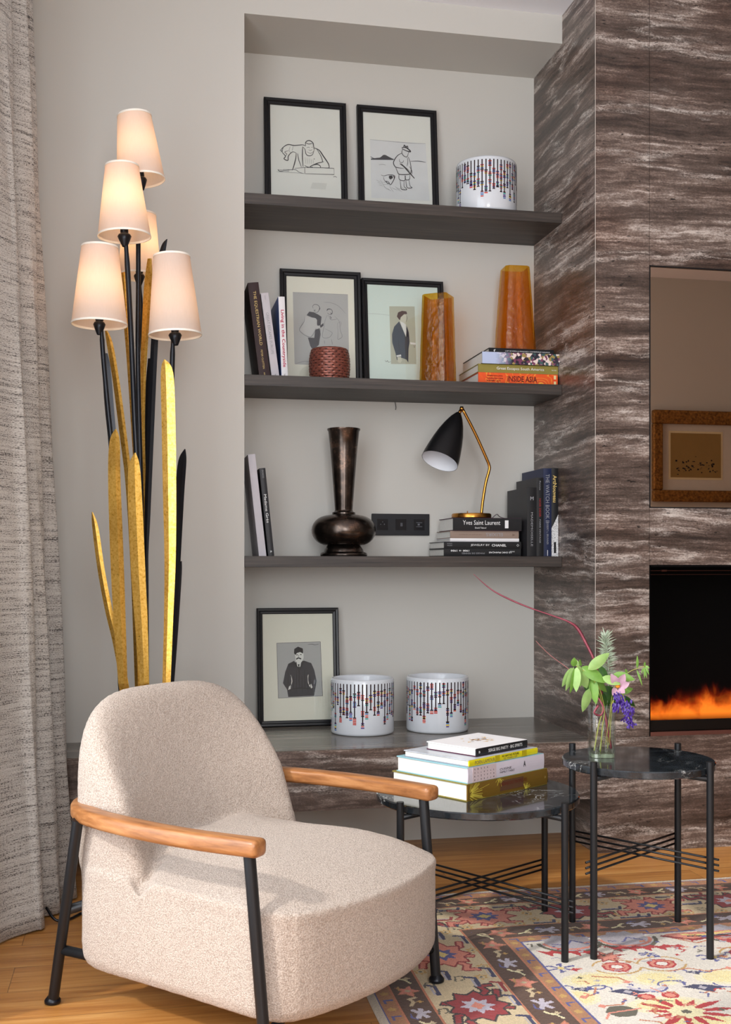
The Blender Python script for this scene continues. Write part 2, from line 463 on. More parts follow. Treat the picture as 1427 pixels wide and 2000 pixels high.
# ------------------------------------------------------------------ the room
WL, WB, WN, WT = -0.5, 4.08, 4.395, 3.125      # left wall, main wall, niche back, ceiling
TX, TY = 1.585, 3.76                           # stone wall: left side, front
m = MB(); m.box(-0.75, 6.2, -2.1, 4.6, -0.05, 0.0); struct(m.build('floor', M_floor))
m = MB(); m.box(-0.75, 6.2, -2.1, 4.6, WT, WT + 0.05); struct(m.build('ceiling', M_ceil))
# main wall: left field, strip under the bench, band over the niche
m = MB()
m.box(WL - 0.1, 0.372, WB, WB + 0.5, 0, WT)
m.box(0.372, TX, WB, WB + 0.5, 0, 0.195)
m.box(0.372, TX, WB, WB + 0.5, 3.017, WT)
m.box(0.372, TX, WN, WN + 0.1, 0.19, 3.02)
struct(m.build('wall_back', M_wall))
# left wall with a tall window opening near the camera
m = MB()
m.box(WL - 0.12, WL, 2.95, WB, 0, WT); m.box(WL - 0.12, WL, -2.0, 0.0, 0, WT)
m.box(WL - 0.12, WL, 0.0, 2.95, 2.95, WT); m.box(WL - 0.12, WL, 0.0, 2.95, 0, 0.12)
struct(m.build('wall_left', M_wall))
wf = MB()
for y0, y1 in ((0.0, 0.06), (1.445, 1.505), (2.89, 2.95)): wf.box(WL - 0.09, WL - 0.03, y0, y1, 0.12, 2.95)
for z0, z1 in ((0.12, 0.18), (2.89, 2.95)): wf.box(WL - 0.09, WL - 0.03, 0.06, 2.89, z0, z1)
struct(wf.build('window_1', M_ceil))
# end of the room behind the camera: wall with an opening added for the fill light, and the nearer wall that carries the gilt picture
m = MB()
m.box(WL, -0.3, -1.95, -1.85, 0, WT); m.box(0.86, 2.6, -1.95, -1.85, 0, WT)
m.box(-0.3, 0.86, -1.95, -1.85, 2.9, WT); m.box(-0.3, 0.86, -1.95, -1.85, 0, 0.5)
struct(m.build('wall_rear', M_wall))
wf = MB()
for x0, x1 in ((-0.3, -0.24), (0.80, 0.86)): wf.box(x0, x1, -1.93, -1.87, 0.5, 2.9)
for z0, z1 in ((0.5, 0.56), (2.84, 2.9)): wf.box(-0.24, 0.80, -1.93, -1.87, z0, z1)
struct(wf.build('fill_window', M_ceil))  # frame of the unseen window added around the fill light
m = MB(); m.box(2.6, 6.1, -1.95, -0.15, 0, WT); struct(m.build('wall_rear_right', M_wall))
m = MB(); m.box(6.1, 6.2, -1.95, 4.5, 0, WT); struct(m.build('wall_right', M_wall))

# stone wall with the mirror and fireplace openings
OX, OR = 1.791, 3.15
m = MB(); J = 0.0009
m.box(TX, OX - J, TY, WB + 0.5, 0.41 - J, WT)
m.box(OX + J, OR + 0.35, TY, WB + 0.5, 2.098, WT)
m.box(OX + J, OR + 0.35, TY, WB + 0.5, 1.024, 1.228)
m.box(TX, OR + 0.35, TY, WB + 0.5, 0, 0.41)
m.box(OR, OR + 0.35, TY, WB + 0.5, 0.41 + J, 1.024 - J)
m.box(OR, OR + 0.35, TY, WB + 0.5, 1.228 + J, 2.098 - J)
m.box(OX - J, OX + J, TY + 0.003, TY + 0.01, 1.9, WT, 1)
struct(m.build('wall_fireplace', [M_trav, M_frame]))
m = MB(); m.box(OR + 0.35, 6.15, WB, WB + 0.1, 0, WT); struct(m.build('wall_back_right', M_wall))
# chamfer on the outer corner, its highlight painted in as pale colour
m = MB(); m.add([(TX - .0009, TY + .0006, .41), (TX + .0006, TY - .0009, .41), (TX + .003, TY + .003, .41), (TX - .0009, TY + .0006, WT), (TX + .0006, TY - .0009, WT), (TX + .003, TY + .003, WT)],
      [(0, 1, 4, 3), (1, 2, 5, 4), (2, 0, 3, 5), (0, 2, 1), (3, 4, 5)])
struct(m.build('trim_1', plain('painted_corner_highlight', rgb(190, 180, 172), 0.4)))
# mirror
r = empty('wall_mirror', (OX, TY, 1.228))
tag(r, 'tall bronze-tinted mirror with thin black edge set into the stone wall above the fireplace', 'mirror')
MB().box(0.004, OR - OX, 0.006, 0.012, 0.004, 0.866).build('mirror_glass', mat_mirror(), r)
m = MB(); m.box(0, 0.004, 0, 0.014, 0, 0.87); m.box(0, OR - OX, 0, 0.014, 0.866, 0.87); m.box(0, OR - OX, 0, 0.014, 0, 0.004); m.box(0, OR - OX, .0125, .02, 0, .87)
m.build('mirror_edge', M_frame, r)
# the gilt picture that the mirror shows
r = empty('gilt_picture', (3.67, -0.15, 1.48)); r.rotation_euler = (0, 0, 0)
tag(r, 'gilt carved picture frame with a small brown sketch, seen in the mirror', 'picture')
m = MB(); W_, H_ = 0.78, 0.67
for a in ((0, W_, 0, .085), (0, W_, H_ - .1, H_)): m.box(a[0], a[1], 0.005, 0.05, a[2], a[3])
for a in ((0, .075), (W_ - .075, W_)): m.box(a[0], a[1], 0.005, 0.05, .085, H_ - .1)
m.build('gilt_frame', mat_carved_gold(), r, bevel=0.01)
MB().box(.07, W_ - .07, .006, .02, .08, H_ - .095).build('mount', plain('mount_white', rgb(205, 198, 188), 0.8), r)
m = MB(); m.box(.13, W_ - .22, .02, .022, .165, .52, 0); m.box(.145, W_ - .235, .0222, .024, .18, .505, 1)
rr = random.Random(3)
for k in range(60):
    x = rr.uniform(.18, W_ - .27); z = .25 + rr.gauss(0, .025) if k < 40 else rr.uniform(.22, .3)
    s = rr.uniform(.004, .016); m.box(x, x + s, .0242, .025, z, z + rr.uniform(.002, .012), 2)
m.build('sketch', [plain('cream_edge', rgb(225, 210, 170), 0.8), plain('brown_paper', rgb(150, 122, 72), 0.8), M_ink], r)

# fireplace
r = empty('fireplace_insert', (OX, TY, 0.41))
tag(r, 'black electric fireplace insert glowing orange, set low in the stone wall', 'fireplace')
M_fb = plain('matt_black_firebox', rgb(9, 8, 8), 0.7, Specular_IOR_Level=0.05); M_fbg = plain('satin_black_steel', rgb(16, 13, 13), 0.25)
L = OR - OX; m = MB()
m.box(0.0, L, .30, .31, 0, .614); m.box(0, .004, 0, .30, 0, .614); m.box(L - .004, L, 0, .30, 0, .614); m.box(0, L, 0, .30, .606, .614)
m.build('firebox', M_fb, r)
m = MB(); m.box(.004, L - .004, .012, .03, .016, .055); m.box(.004, L - .004, .03, .30, .0, .05)
m.build('front_bar', M_fbg, r)
MB().box(.004, L - .004, -.001, .012, 0.0, .014).build('sill', plain('red_brown_stone_sill', rgb(96, 60, 52), 0.25), r)
m = MB(); m.box(.004, L - .004, .02, .026, .592, .594); m.box(.004, L - .004, .05, .056, .578, .5795); m.box(.055, .075, .016, .022, .590, .596)
m.build('top_rail', plain('copper_edge', rgb(70, 34, 24), 0.4, 0.6), r)
def flame_volume():
    t = NT('flame_vapour'); co = t.coord()
    sx = t.new('ShaderNodeSeparateXYZ'); t.put(sx.inputs[0], co)
    n = t.noise(t.mapping(co, (13, 13, 9)), 1.0, 5, 0.62, 1.1)
    n2 = t.noise(t.mapping(co, (4.2, 1, 2)), 1.0, 2)
    hgt = t.math('MULTIPLY', sx.outputs[2], 4.6)                      # fades with height
    d = t.math('SUBTRACT', t.math('ADD', n, t.math('MULTIPLY', n2, 0.75)), t.math('ADD', hgt, 0.50))
    d = t.math('MULTIPLY', d, 5.0, True)
    c = t.ramp(d, [(0.0, rgb(150, 14, 3)), (0.4, rgb(226, 48, 8)), (0.8, rgb(255, 88, 18)), (1.0, rgb(255, 130, 36))])
    e = t.new('ShaderNodeEmission'); t.put(e.inputs['Color'], c)
    t.put(e.inputs['Strength'], t.math('MULTIPLY', t.math('MULTIPLY', d, d), 6.0))
    t.l.new(e.outputs[0], t.out.inputs['Volume'])
    return t.m
fl = MB().box(0.006, L - .006, .05, .20, 0.0, .21).build('flames', flame_volume(), r, loc=(0, 0, .051))
tag(fl, 'orange flames', kind='stuff')

# stone bench
r = empty('stone_bench', (0.5, 3.76, 0.195))
tag(r, 'floating grey-brown stone bench running along the wall under the shelves', 'bench')
m = MB(); m.box(WL - .5, TX - .5, 0, WB - 3.76, 0, .203); m.box(.372 - .5, TX - .5, WB - 3.76 - .001, WN - 3.76, 0, .203)
m.build('bench_face', M_trav, r)
m = MB(); m.box(WL - .5, TX - .5, 0.0, WB - 3.76, .2031, .205); m.box(.372 - .5, TX - .5, WB - 3.76, WN - 3.76, .2031, .205)
m.build('bench_top', M_top, r)

# shelves
for z, lab in ((2.37, 'top dark oak shelf under the two framed sketches and a white pot'), (1.713, 'middle dark oak shelf carrying the amber vases and woven candle pot'),
               (1.056, 'lowest dark oak shelf carrying the bronze vase and desk lamp')):
    m = MB(); m.box(.373, TX - .001, 4.081, WN - .001, -.04, 0)
    o = m.build('wall_shelf', M_shelf, loc=(0, 0, z), bevel=0.001)
    tag(o, lab, 'shelf', 'dark oak shelves in the alcove')

# sockets
r = empty('socket_panel', (0.905, WN, 1.141))
tag(r, 'black triple socket panel on the alcove wall beside the bronze vase', 'socket')
M_sock = plain('black_plastic', rgb(28, 29, 34), 0.35); M_sock2 = plain('black_plastic_gloss', rgb(20, 20, 25), 0.2)
MB().box(0, .236, -.010, 0, 0, .086).build('plate', M_sock, r, bevel=0.0015)
for k in range(3):
    x = .0432 + k * .075; m = MB()
    m.box(x - .022, x + .022, -.0115, -.0098, .021, .065)
    if k == 0:
        rg = [[(x + q * math.cos(a), -.0135, .043 + q * math.sin(a)) for a in [2 * PI * i / 20 for i in range(20)]] for q in (.0175, .015)]
        m.rings(rg, cap=False)
    mo = m.build('socket', M_sock2, r)
    d = MB()
    if k == 0:
        d.box(x - .009, x - .006, -.0125, -.0115, .042, .046); d.box(x + .006, x + .009, -.0125, -.0115, .042, .046); d.box(x - .0015, x + .0015, -.016, -.0115, .052, .055)
    elif k == 1: d.box(x - .0015, x + .0015, -.0125, -.0115, .036, .050); d.box(x + .003, x + .006, -.0125, -.0115, .036, .050)
    else:
        d.box(x - .012, x + .012, -.0125, -.0115, .034, .036); d.box(x - .012, x + .012, -.0125, -.0115, .050, .052); d.box(x - .006, x + .002, -.0125, -.0115, .040, .047)
    d.build('contacts', plain('contact_grey', rgb(92, 94, 100), 0.4), mo)
# loose wire under the middle shelf
m = MB(); m.tube([(1.0, WN - .003, 1.675), (1.003, WN - .006, 1.66), (1.004, WN - .006, 1.65), (1.002, WN - .008, 1.642)], .0012, 6)
tag(m.build('loose_wire', M_inkgrey, smooth=True), 'short loose grey wire end hanging under the middle shelf', 'wire')
# dark cord at the curtain hem
m = MB(); m.tube(smooth_path([(-.262, 3.36, .04), (-.235, 3.33, .012), (-.20, 3.345, .006), (-.15, 3.42, .005), (-.08, 3.45, .005)], 5), .004, 8)
tag(m.build('power_cord', M_lampblack, smooth=True), 'thin black cord lying on the floor by the curtain hem', 'cord')

# curtain: folds gathered tighter at the top, flaring at the hem
bot = [(-.49, 2.55), (-.455, 2.75), (-.43, 2.95), (-.375, 3.16), (-.30, 3.252), (-.262, 3.272), (-.272, 3.31), (-.36, 3.335), (-.33, 3.375), (-.248, 3.398), (-.228, 3.425), (-.245, 3.455), (-.315, 3.475), (-.25, 3.52), (-.196, 3.548), (-.19, 3.575), (-.25, 3.62), (-.40, 3.64), (-.48, 3.68)]
top = [(-.49, 2.75), (-.475, 2.87), (-.46, 2.98), (-.425, 3.12), (-.39, 3.235), (-.372, 3.272), (-.378, 3.31), (-.425, 3.33), (-.40, 3.37), (-.352, 3.405), (-.338, 3.43), (-.35, 3.455), (-.385, 3.475), (-.36, 3.51), (-.342, 3.54), (-.338, 3.57), (-.36, 3.61), (-.42, 3.64), (-.48, 3.68)]
b2 = smooth_path(bot, 8); t2 = smooth_path(top, 8); nz = 60
arc = [0.0]
for i in range(1, len(b2)): arc.append(arc[-1] + math.dist(b2[i], b2[i - 1]) * .8)
m = MB(); ring = []
for iz in range(nz + 1):
    f = iz / nz; z = 0.006 + f * 3.115; k = f ** 0.85
    row = []
    for i, (p, q) in enumerate(zip(b2, t2)):
        wob = .004 * math.sin(3.1 * z + i * .25) + .003 * math.sin(7.3 * z + i * .6)
        row.append((p[0] * (1 - k) + q[0] * k + wob, p[1] * (1 - k) + q[1] * k + wob * .5, z))
    ring.append(row)
m.rings(ring, closed=False, cap=False)
cur = m.build('curtain', M_curtain, smooth=True)
uvl = cur.data.uv_layers.new(name='UVMap'); n = len(b2)
for lp in cur.data.loops:
    vi = lp.vertex_index; uvl.data[lp.index].uv = (arc[vi % n], cur.data.vertices[vi].co.z)
sol = cur.modifiers.new('thick', 'SOLIDIFY'); sol.thickness = 0.003
tag(cur, 'heavy grey woven curtain with dark dashes hanging in folds at the left', 'curtain')
# ------------------------------------------------------------------ rug: every 3 mm knot is one face with its own wool colour
def build_rug():
    X0, Y1, G = 0.53, 3.37, 0.003
    NX, NY = 690, 580
    img = np.zeros((NY, NX, 3)); yy, xx = np.mgrid[0:NY, 0:NX]
    x = X0 + (xx + .5) * G; y = Y1 - (yy + .5) * G
    rr = random.Random(11)
    C = {k: np.array(rgb(*v)[:3]) for k, v in dict(edge=(196, 184, 166), tan=(168, 118, 80), brown=(84, 56, 40), line=(186, 116, 82), cream=(198, 178, 142),
         blue=(84, 84, 140), field=(216, 208, 196), pink=(212, 132, 112), red=(140, 36, 40), brightred=(176, 36, 40), yellow=(220, 196, 120), paleyel=(226, 216, 172),
         olive=(90, 84, 68), navy=(50, 50, 84), grey=(170, 164, 172), lil=(186, 178, 190), black=(44, 34, 34), gold=(190, 150, 84), white=(226, 220, 210)).items()}
    t = np.minimum(x - X0, Y1 - y)
    def band(a, b, c): img[(t >= a) & (t < b)] = C[c]
    band(0, .02, 'edge'); band(.018, .022, 'blue'); band(.022, .06, 'tan'); band(.058, .062, 'line'); band(.062, .135, 'brown'); band(.135, .142, 'line')
    band(.142, .338, 'cream'); band(.338, .346, 'line'); band(.346, .433, 'brown'); band(.433, .438, 'line'); band(.438, .472, 'tan'); band(.472, .478, 'blue'); band(.478, 9, 'field')
    def poly(P, c, far=None):
        P = np.array(P); mx0 = max(int((P[:, 0].min() - X0) / G) - 1, 0); mx1 = min(int((P[:, 0].max() - X0) / G) + 2, NX)
        my0 = max(int((Y1 - P[:, 1].max()) / G) - 1, 0); my1 = min(int((Y1 - P[:, 1].min()) / G) + 2, NY)
        if mx0 >= mx1 or my0 >= my1: return
        sx = x[my0:my1, mx0:mx1]; sy = y[my0:my1, mx0:mx1]; ins = np.zeros(sx.shape, bool)
        for i in range(len(P)):
            xa, ya = P[i]; xb, yb = P[i - 1]
            if abs(ya - yb) < 1e-9: continue
            cnd = ((ya > sy) != (yb > sy)) & (sx < (xb - xa) * (sy - ya) / (yb - ya) + xa)
            ins ^= cnd
        if far is not None:
            ft = (Y1 - sy) <= (sx - X0)
            ins &= ft if far else ~ft
        img[my0:my1, mx0:mx1][ins] = C[c]
    def stroke(P, w, c, far=None):
        for (xa, ya), (xb, yb) in zip(P[:-1], P[1:]):
            dx, dy = xb - xa, yb - ya; L = math.hypot(dx, dy) or 1; nx, ny = -dy / L * w / 2, dx / L * w / 2; ex, ey = dx / L * w / 3, dy / L * w / 3
            poly([(xa + nx - ex, ya + ny - ey), (xb + nx + ex, yb + ny + ey), (xb - nx + ex, yb - ny + ey), (xa - nx - ex, ya - ny - ey)], c, far)
    def mp(far, s, tt): return (s, Y1 - tt) if far else (X0 + tt, s)
    def star(far, s, tt, r1, r2, n, c, ax=1.0, ph=0.0, jit=0.0):
        P = []
        for k in range(2 * n):
            r_ = (r1 if k % 2 == 0 else r2) * (1 + (rr.random() - .5) * jit); a = PI * k / n + ph
            P.append(mp(far, s + r_ * math.cos(a) * ax, tt + r_ * math.sin(a)))
        poly(P, c, far if far in (0, 1) else None)
    def sk(far, s, tt, pts, w, c): stroke([mp(far, s + a, tt + b) for a, b in pts], w, c, far)
    def beast(far, s, tt, kind, flip):
        body, outl, star_, core = (('pink', 'red', 'blue', 'yellow'), ('red', 'black', 'lil', 'pink'))[kind]
        f = flip
        for wd, cc in ((.024, outl), (.013, body)):
            for sg in (1, -1):
                sk(far, s, tt, [(.05 * sg, -.02 * f * sg), (.085 * sg, -.045 * f * sg), (.115 * sg, -.035 * f * sg), (.118 * sg, -.065 * f * sg)], wd, cc)
                sk(far, s, tt, [(.03 * sg, .03 * sg), (.05 * sg, .062 * sg), (.085 * sg, .07 * sg)], wd, cc)
                sk(far, s, tt, [(-.01 * sg, .04 * sg), (-.025 * sg, .075 * sg)], wd, cc)
        star(far, s, tt, .082, .060, 9, outl, 1.2, .2); star(far, s, tt, .074, .054, 9, body, 1.2, .2)
        star(far, s, tt, .044, .026, 8, star_, 1.1); star(far, s, tt, .018, .012, 4, core, 1.3)
    def small(far, s, tt):
        c = rr.choice(['gold', 'blue', 'olive', 'red']); k = rr.random()
        if k < .35:
            star(far, s, tt, .02, .012, 6, 'gold'); star(far, s, tt, .012, .008, 5, 'cream'); star(far, s, tt, .005, .004, 4, 'olive')
        elif k < .7:
            sk(far, s, tt, [(-.03, .008), (.025, .01), (.034, -.012)], .010, 'navy' if c != 'red' else 'red'); sk(far, s, tt, [(-.028, .0), (.02, .0)], .005, 'grey')
        else:
            sk(far, s, tt, [(-.015, -.012), (.012, -.006), (.016, .012), (-.006, .014), (-.012, .003)], .005, 'olive')
    for far in (1, 0):
        rng = (X0 - .1, X0 + NX * G + .1) if far else (Y1 - NY * G - .1, Y1 + .05)
        # outer and inner tan guard stripes
        for tc in (.041, .455):
            s = rng[0]; k = 0
            while s < rng[1]:
                if k % 2 == 0: sk(far, s, tc, [(-.012, -.008), (.006, -.008), (.006, .010)], .007, 'blue')
                else: star(far, s, tc, .012, .009, 5, 'gold')
                s += .047; k += 1
        # two brown stripes with flowers and leaves
        for tc, hw in ((.099, .028), (.390, .032)):
            s = rng[0]; k = 0
            while s < rng[1]:
                q = k % 4; sc = hw / .03
                if q == 0:
                    star(far, s, tc, .037 * sc, .019 * sc, 5, 'line', 1.1, .4, .3); star(far, s, tc, .031 * sc, .014 * sc, 5, 'pink', 1.1, .4, .3); star(far, s, tc, .009, .007, 4, 'cream'); sk(far, s + .02, tc - .02, [(-.012, 0), (.01, .003)], .005, 'gold')
                elif q == 1:
                    sk(far, s, tc, [(-.02, .018), (.0, .012), (.012, -.004), (.024, -.012)], .008, 'paleyel'); sk(far, s, tc, [(-.012, .02), (.004, .014)], .004, 'black')
                    star(far, s + .012, tc + .014, .011, .006, 4, 'cream')
                elif q == 2:
                    for a in (-.6, 0.3, 1.3, 2.6, 3.6): sk(far, s, tc, [(.004 * math.cos(a), .004 * math.sin(a)), (.028 * sc * math.cos(a), .024 * sc * math.sin(a))], .012, 'lil')
                    sk(far, s, tc, [(-.03, -.014), (-.02, -.024), (0, -.022)], .005, 'blue')
                else:
                    sk(far, s, tc, [(-.02, -.01), (0, .0), (.018, -.006), (.026, .01)], .009, 'cream'); star(far, s, tc + .015, .009, .005, 4, 'gold')
                s += .068; k += 1
        # main border
        cs = [.978 + .259 * k for k in range(-1, 8)] if far else [2.847 - .345 * k for k in range(-1, 6)]
        st = .259 if far else .345
        for k, s in enumerate(cs):
            beast(far, s, .24, (k + 1) % 2, 1 if k % 2 else -1)
            for a, b in ((.5, -.055), (.5, .0), (.5, .058), (.3, .083), (.68, -.083), (.32, -.08), (.7, .083), (.42, -.082), (.58, .082), (.05, .088), (.95, -.088)): small(far, s + st * a, .24 + b)
            if not far:
                for a, b in ((.42, .03), (.58, -.03)): small(far, s + st * a, .24 + b)
    # field
    F = None
    m0 = t > .484
    yel = np.zeros(img.shape[:2])
    for cx, cy, rx, ry in [(1.10, 2.60, .09, .05), (1.25, 2.58, .07, .05), (1.42, 2.56, .08, .05), (1.02, 2.5, .05, .05), (1.2, 2.42, .10, .05), (1.45, 2.42, .08, .06), (1.6, 2.62, .08, .06), (1.24, 2.30, .12, .06), (1.7, 2.4, .1, .08), (1.5, 2.2, .1, .1)]:
        yel = np.maximum(yel, np.clip(1.3 - ((x - cx) / rx) ** 2 - ((y - cy) / ry) ** 2, 0, 1))
    hatch = ((xx * 7 + yy * 5) % 3 > 0)
    img[(yel > .35) & m0 & hatch] = C['paleyel']; img[(yel > .8) & m0 & ~hatch] = C['yellow']
    def leaves(cx, cy, n, dx, dy, c='brightred', sz=.028):
        for k in range(n):
            star(None, cx + dx * k, Y1 - (cy + dy * k), sz, sz * .45, 4, c, 1.0, .5 + k * .3, .5) if False else poly([(cx + dx * k - sz, cy + dy * k + sz * .9), (cx + dx * k - sz * .1, cy + dy * k + sz * .3), (cx + dx * k + sz * .5, cy + dy * k + sz * .6), (cx + dx * k + sz * .9, cy + dy * k - sz * .3), (cx + dx * k + sz * .3, cy + dy * k - sz * .2), (cx + dx * k + sz * .1, cy + dy * k - sz), (cx + dx * k - sz * .4, cy + dy * k - sz * .3)], c)
    def st_(cx, cy, r1, r2, n, c, ax=1, ph=0, jit=0): 
        P = [(cx + (r1 if k % 2 == 0 else r2) * (1 + (rr.random() - .5) * jit) * math.cos(PI * k / n + ph) * ax, cy + (r1 if k % 2 == 0 else r2) * (1 + (rr.random() - .5) * jit) * math.sin(PI * k / n + ph)) for k in range(2 * n)]
        poly(P, c)
    def arc_(cx, cy, rx, ry, a0, a1, w, c, n=14): stroke([(cx + rx * math.cos(a0 + (a1 - a0) * k / n), cy + ry * math.sin(a0 + (a1 - a0) * k / n)) for k in range(n + 1)], w, c)
    for ox in (1.17, 1.33, 1.62, 1.9):
        st_(ox - .04, 2.86, .075, .06, 10, 'grey', 1.1); arc_(ox - .04, 2.87, .085, .075, PI, 2 * PI, .012, 'olive'); arc_(ox - .04, 2.87, .07, .055, PI, 2 * PI, .010, 'pink')
        stroke([(ox - .09, 2.86), (ox - .05, 2.85), (ox - .03, 2.88), (ox + .01, 2.85)], .006, 'blue')
    leaves(1.05, 2.80, 4, .036, -.005); leaves(1.24, 2.80, 5, .040, -.004); leaves(1.56, 2.80, 5, .04, .0)
    for ox, oy in ((1.185, 2.672), (1.307, 2.673), (1.55, 2.70), (1.75, 2.66)):
        st_(ox, oy, .036, .034, 4, 'brightred', 1.15, PI / 8); st_(ox, oy, .029, .027, 4, 'pink', 1.15, PI / 8); st_(ox, oy, .020, .019, 4, 'brightred', 1.15, PI / 8); st_(ox, oy, .014, .013, 4, 'white', 1.15, PI / 8)
        arc_(ox, oy, .062, .05, .2, PI * .9, .006, 'gold'); arc_(ox, oy, .062, .05, PI * 1.1, PI * 1.9, .006, 'gold')
    st_(1.19, 2.745, .045, .022, 8, 'red', 1.2, .2, .3); st_(1.19, 2.745, .036, .016, 8, 'pink', 1.2, .2, .3)
    for cx, cy, s_ in ((1.042, 2.69, 1), (1.30, 2.745, .5), (1.46, 2.69, 1.0), (1.7, 2.74, 1)):
        for k in range(6):
            a = k * PI / 3 + .3; stroke([(cx + .012 * s_ * math.cos(a), cy + .01 * s_ * math.sin(a)), (cx + .036 * s_ * math.cos(a), cy + .030 * s_ * math.sin(a)), (cx + .045 * s_ * math.cos(a + .3), cy + .022 * s_ * math.sin(a))], .007, 'blue')
        st_(cx, cy, .012 * s_, .008 * s_, 4, 'yellow')
    for cx, cy, f_ in ((1.044, 2.545, .6), (1.145, 2.508, 1), (1.334, 2.503, 1.1), (1.6, 2.48, 1), (1.36, 2.6, .5)):
        poly([(cx - .045 * f_, cy + .012 * f_), (cx - .01 * f_, cy + .022 * f_), (cx + .02 * f_, cy + .014 * f_), (cx + .05 * f_, cy - .008 * f_), (cx + .02 * f_, cy - .012 * f_), (cx + .012 * f_, cy - .032 * f_), (cx - .008 * f_, cy - .012 * f_)], 'navy')
        st_(cx, cy + .002, .012 * f_, .008 * f_, 4, 'grey'); arc_(cx + .07 * f_, cy + .02 * f_, .035 * f_, .03 * f_, PI, 2 * PI, .006, 'blue'); arc_(cx - .06 * f_, cy + .03 * f_, .03 * f_, .022 * f_, -.4, PI, .005, 'blue')
    st_(1.082, 2.403, .034, .031, 6, 'olive', 1.15); stroke([(1.03, 2.37), (1.05, 2.40), (1.13, 2.41)], .006, 'pink')
    # large red flower with long jagged petals
    for bx, by in ((1.225, 2.375), (1.62, 2.33), (1.42, 2.0), (2.0, 2.4), (1.9, 1.95), (2.35, 2.2)):
        for k in range(13):
            a = k / 13 * 2 * PI; r1 = .075 + .035 * rr.random(); q = .25
            poly([(bx + .03 * math.cos(a - q), by + .025 * math.sin(a - q)), (bx + r1 * .8 * math.cos(a - q * .5), by + r1 * .7 * math.sin(a - q * .5)), (bx + r1 * 1.2 * math.cos(a), by + r1 * math.sin(a)), (bx + r1 * .75 * math.cos(a + q * .6), by + r1 * .65 * math.sin(a + q * .6)), (bx + .03 * math.cos(a + q), by + .025 * math.sin(a + q))], 'brightred')
        st_(bx, by, .040, .030, 7, 'paleyel', 1.2); st_(bx, by, .012, .009, 5, 'olive', 1.2)
        for dx_ in (-.03, .03):
            st_(bx - .02 + dx_, by + .098, .021, .019, 4, 'brightred', 1.1, PI / 8); st_(bx - .02 + dx_, by + .098, .013, .012, 4, 'pink', 1.1, PI / 8)
        arc_(bx - .02, by + .165, .045, .03, PI, 2 * PI, .012, 'lil'); stroke([(bx - .015, by + .15), (bx, by + .11)], .005, 'pink')
    # angular vines
    for P in ([(1.10, 2.62), (1.16, 2.60), (1.17, 2.57)], [(1.08, 2.55), (1.06, 2.51), (1.03, 2.50)], [(1.12, 2.47), (1.10, 2.44), (1.05, 2.44)], [(1.30, 2.62), (1.36, 2.63), (1.40, 2.60), (1.46, 2.61)], [(1.15, 2.44), (1.17, 2.41), (1.15, 2.38), (1.17, 2.35)],
              [(1.38, 2.47), (1.42, 2.44), (1.44, 2.46)], [(1.5, 2.75), (1.56, 2.74), (1.58, 2.66)], [(1.42, 2.85), (1.47, 2.80), (1.55, 2.83), (1.6, 2.79)], [(1.1, 2.35), (1.14, 2.33), (1.14, 2.29)]):
        stroke(P, .006, 'line'); st_(P[-1][0], P[-1][1], .012, .008, 4, 'pink', 1.1)
    poly([(1.40, 2.87), (1.47, 2.83), (1.53, 2.85), (1.62, 2.86), (1.62, 2.88), (1.42, 2.885)], 'pink'); stroke([(1.40, 2.87), (1.47, 2.825), (1.56, 2.84), (1.62, 2.83)], .014, 'red'); stroke([(1.46, 2.87), (1.52, 2.855), (1.6, 2.87)], .012, 'yellow'); stroke([(1.47, 2.855), (1.53, 2.845), (1.62, 2.85)], .008, 'black')
    for k in range(430):
        px = rr.uniform(1.02, 2.6); py = rr.uniform(1.65, 2.86)
        c = rr.choice(['blue', 'pink', 'grey', 'line', 'olive', 'brightred']); s = rr.uniform(.006, .014); a = rr.uniform(0, 3)
        if rr.random() < .6: stroke([(px, py), (px + 2 * s * math.cos(a), py + 1.5 * s * math.sin(a)), (px + 2.6 * s * math.cos(a + .6), py + 2 * s * math.sin(a + .6))], .005, c)
        else: st_(px, py, s, s * .5, 4, c, 1.2, a)
    nz = np.random.RandomState(5)
    img *= (1 + nz.uniform(-.13, .13, img.shape[:2]))[..., None]
    # abrash: slow colour drift of the dyed wool
    img *= (1 + .04 * np.sin(y * 23) + .03 * np.sin(x * 17 + 1))[..., None]
    # mesh
    gx = X0 + np.arange(NX + 1) * G; gy = Y1 - np.arange(NY + 1) * G
    GX, GY = np.meshgrid(gx, gy)
    wavy = .0025 * np.sin(GX * 6 + 1) * (GY - 2.0) * .5 + .0022 * np.sin(GX * 13)
    GY = GY + wavy * .8; GX = GX + .004 * np.sin(GY * 7)
    GZ = .0085 + nz.uniform(-.0005, .0005, GX.shape)
    GZ[0, :] = GZ[-1, :] = .001; GZ[:, 0] = GZ[:, -1] = .001
    co = np.stack([GX, GY, GZ], -1).reshape(-1, 3)
    a = (np.arange(NY)[:, None] * (NX + 1) + np.arange(NX)[None]).ravel()
    fc = np.stack([a, a + NX + 1, a + NX + 2, a + 1], 1)
    me = bpy.data.meshes.new('rug')
    me.vertices.add(len(co)); me.vertices.foreach_set('co', co.ravel())
    me.loops.add(fc.size); me.loops.foreach_set('vertex_index', fc.ravel().astype(np.int32))
    me.polygons.add(len(fc)); me.polygons.foreach_set('loop_start', (np.arange(len(fc)) * 4).astype(np.int32))
    me.update(calc_edges=True)
    at = me.color_attributes.new('wool', 'FLOAT_COLOR', 'CORNER')
    cc = np.ones((len(fc) * 4, 4)); cc[:, :3] = np.repeat(img.reshape(-1, 3), 4, 0); at.data.foreach_set('color', cc.ravel())
    t_ = NT('knotted_wool'); an = t_.new('ShaderNodeVertexColor'); an.layer_name = 'wool'
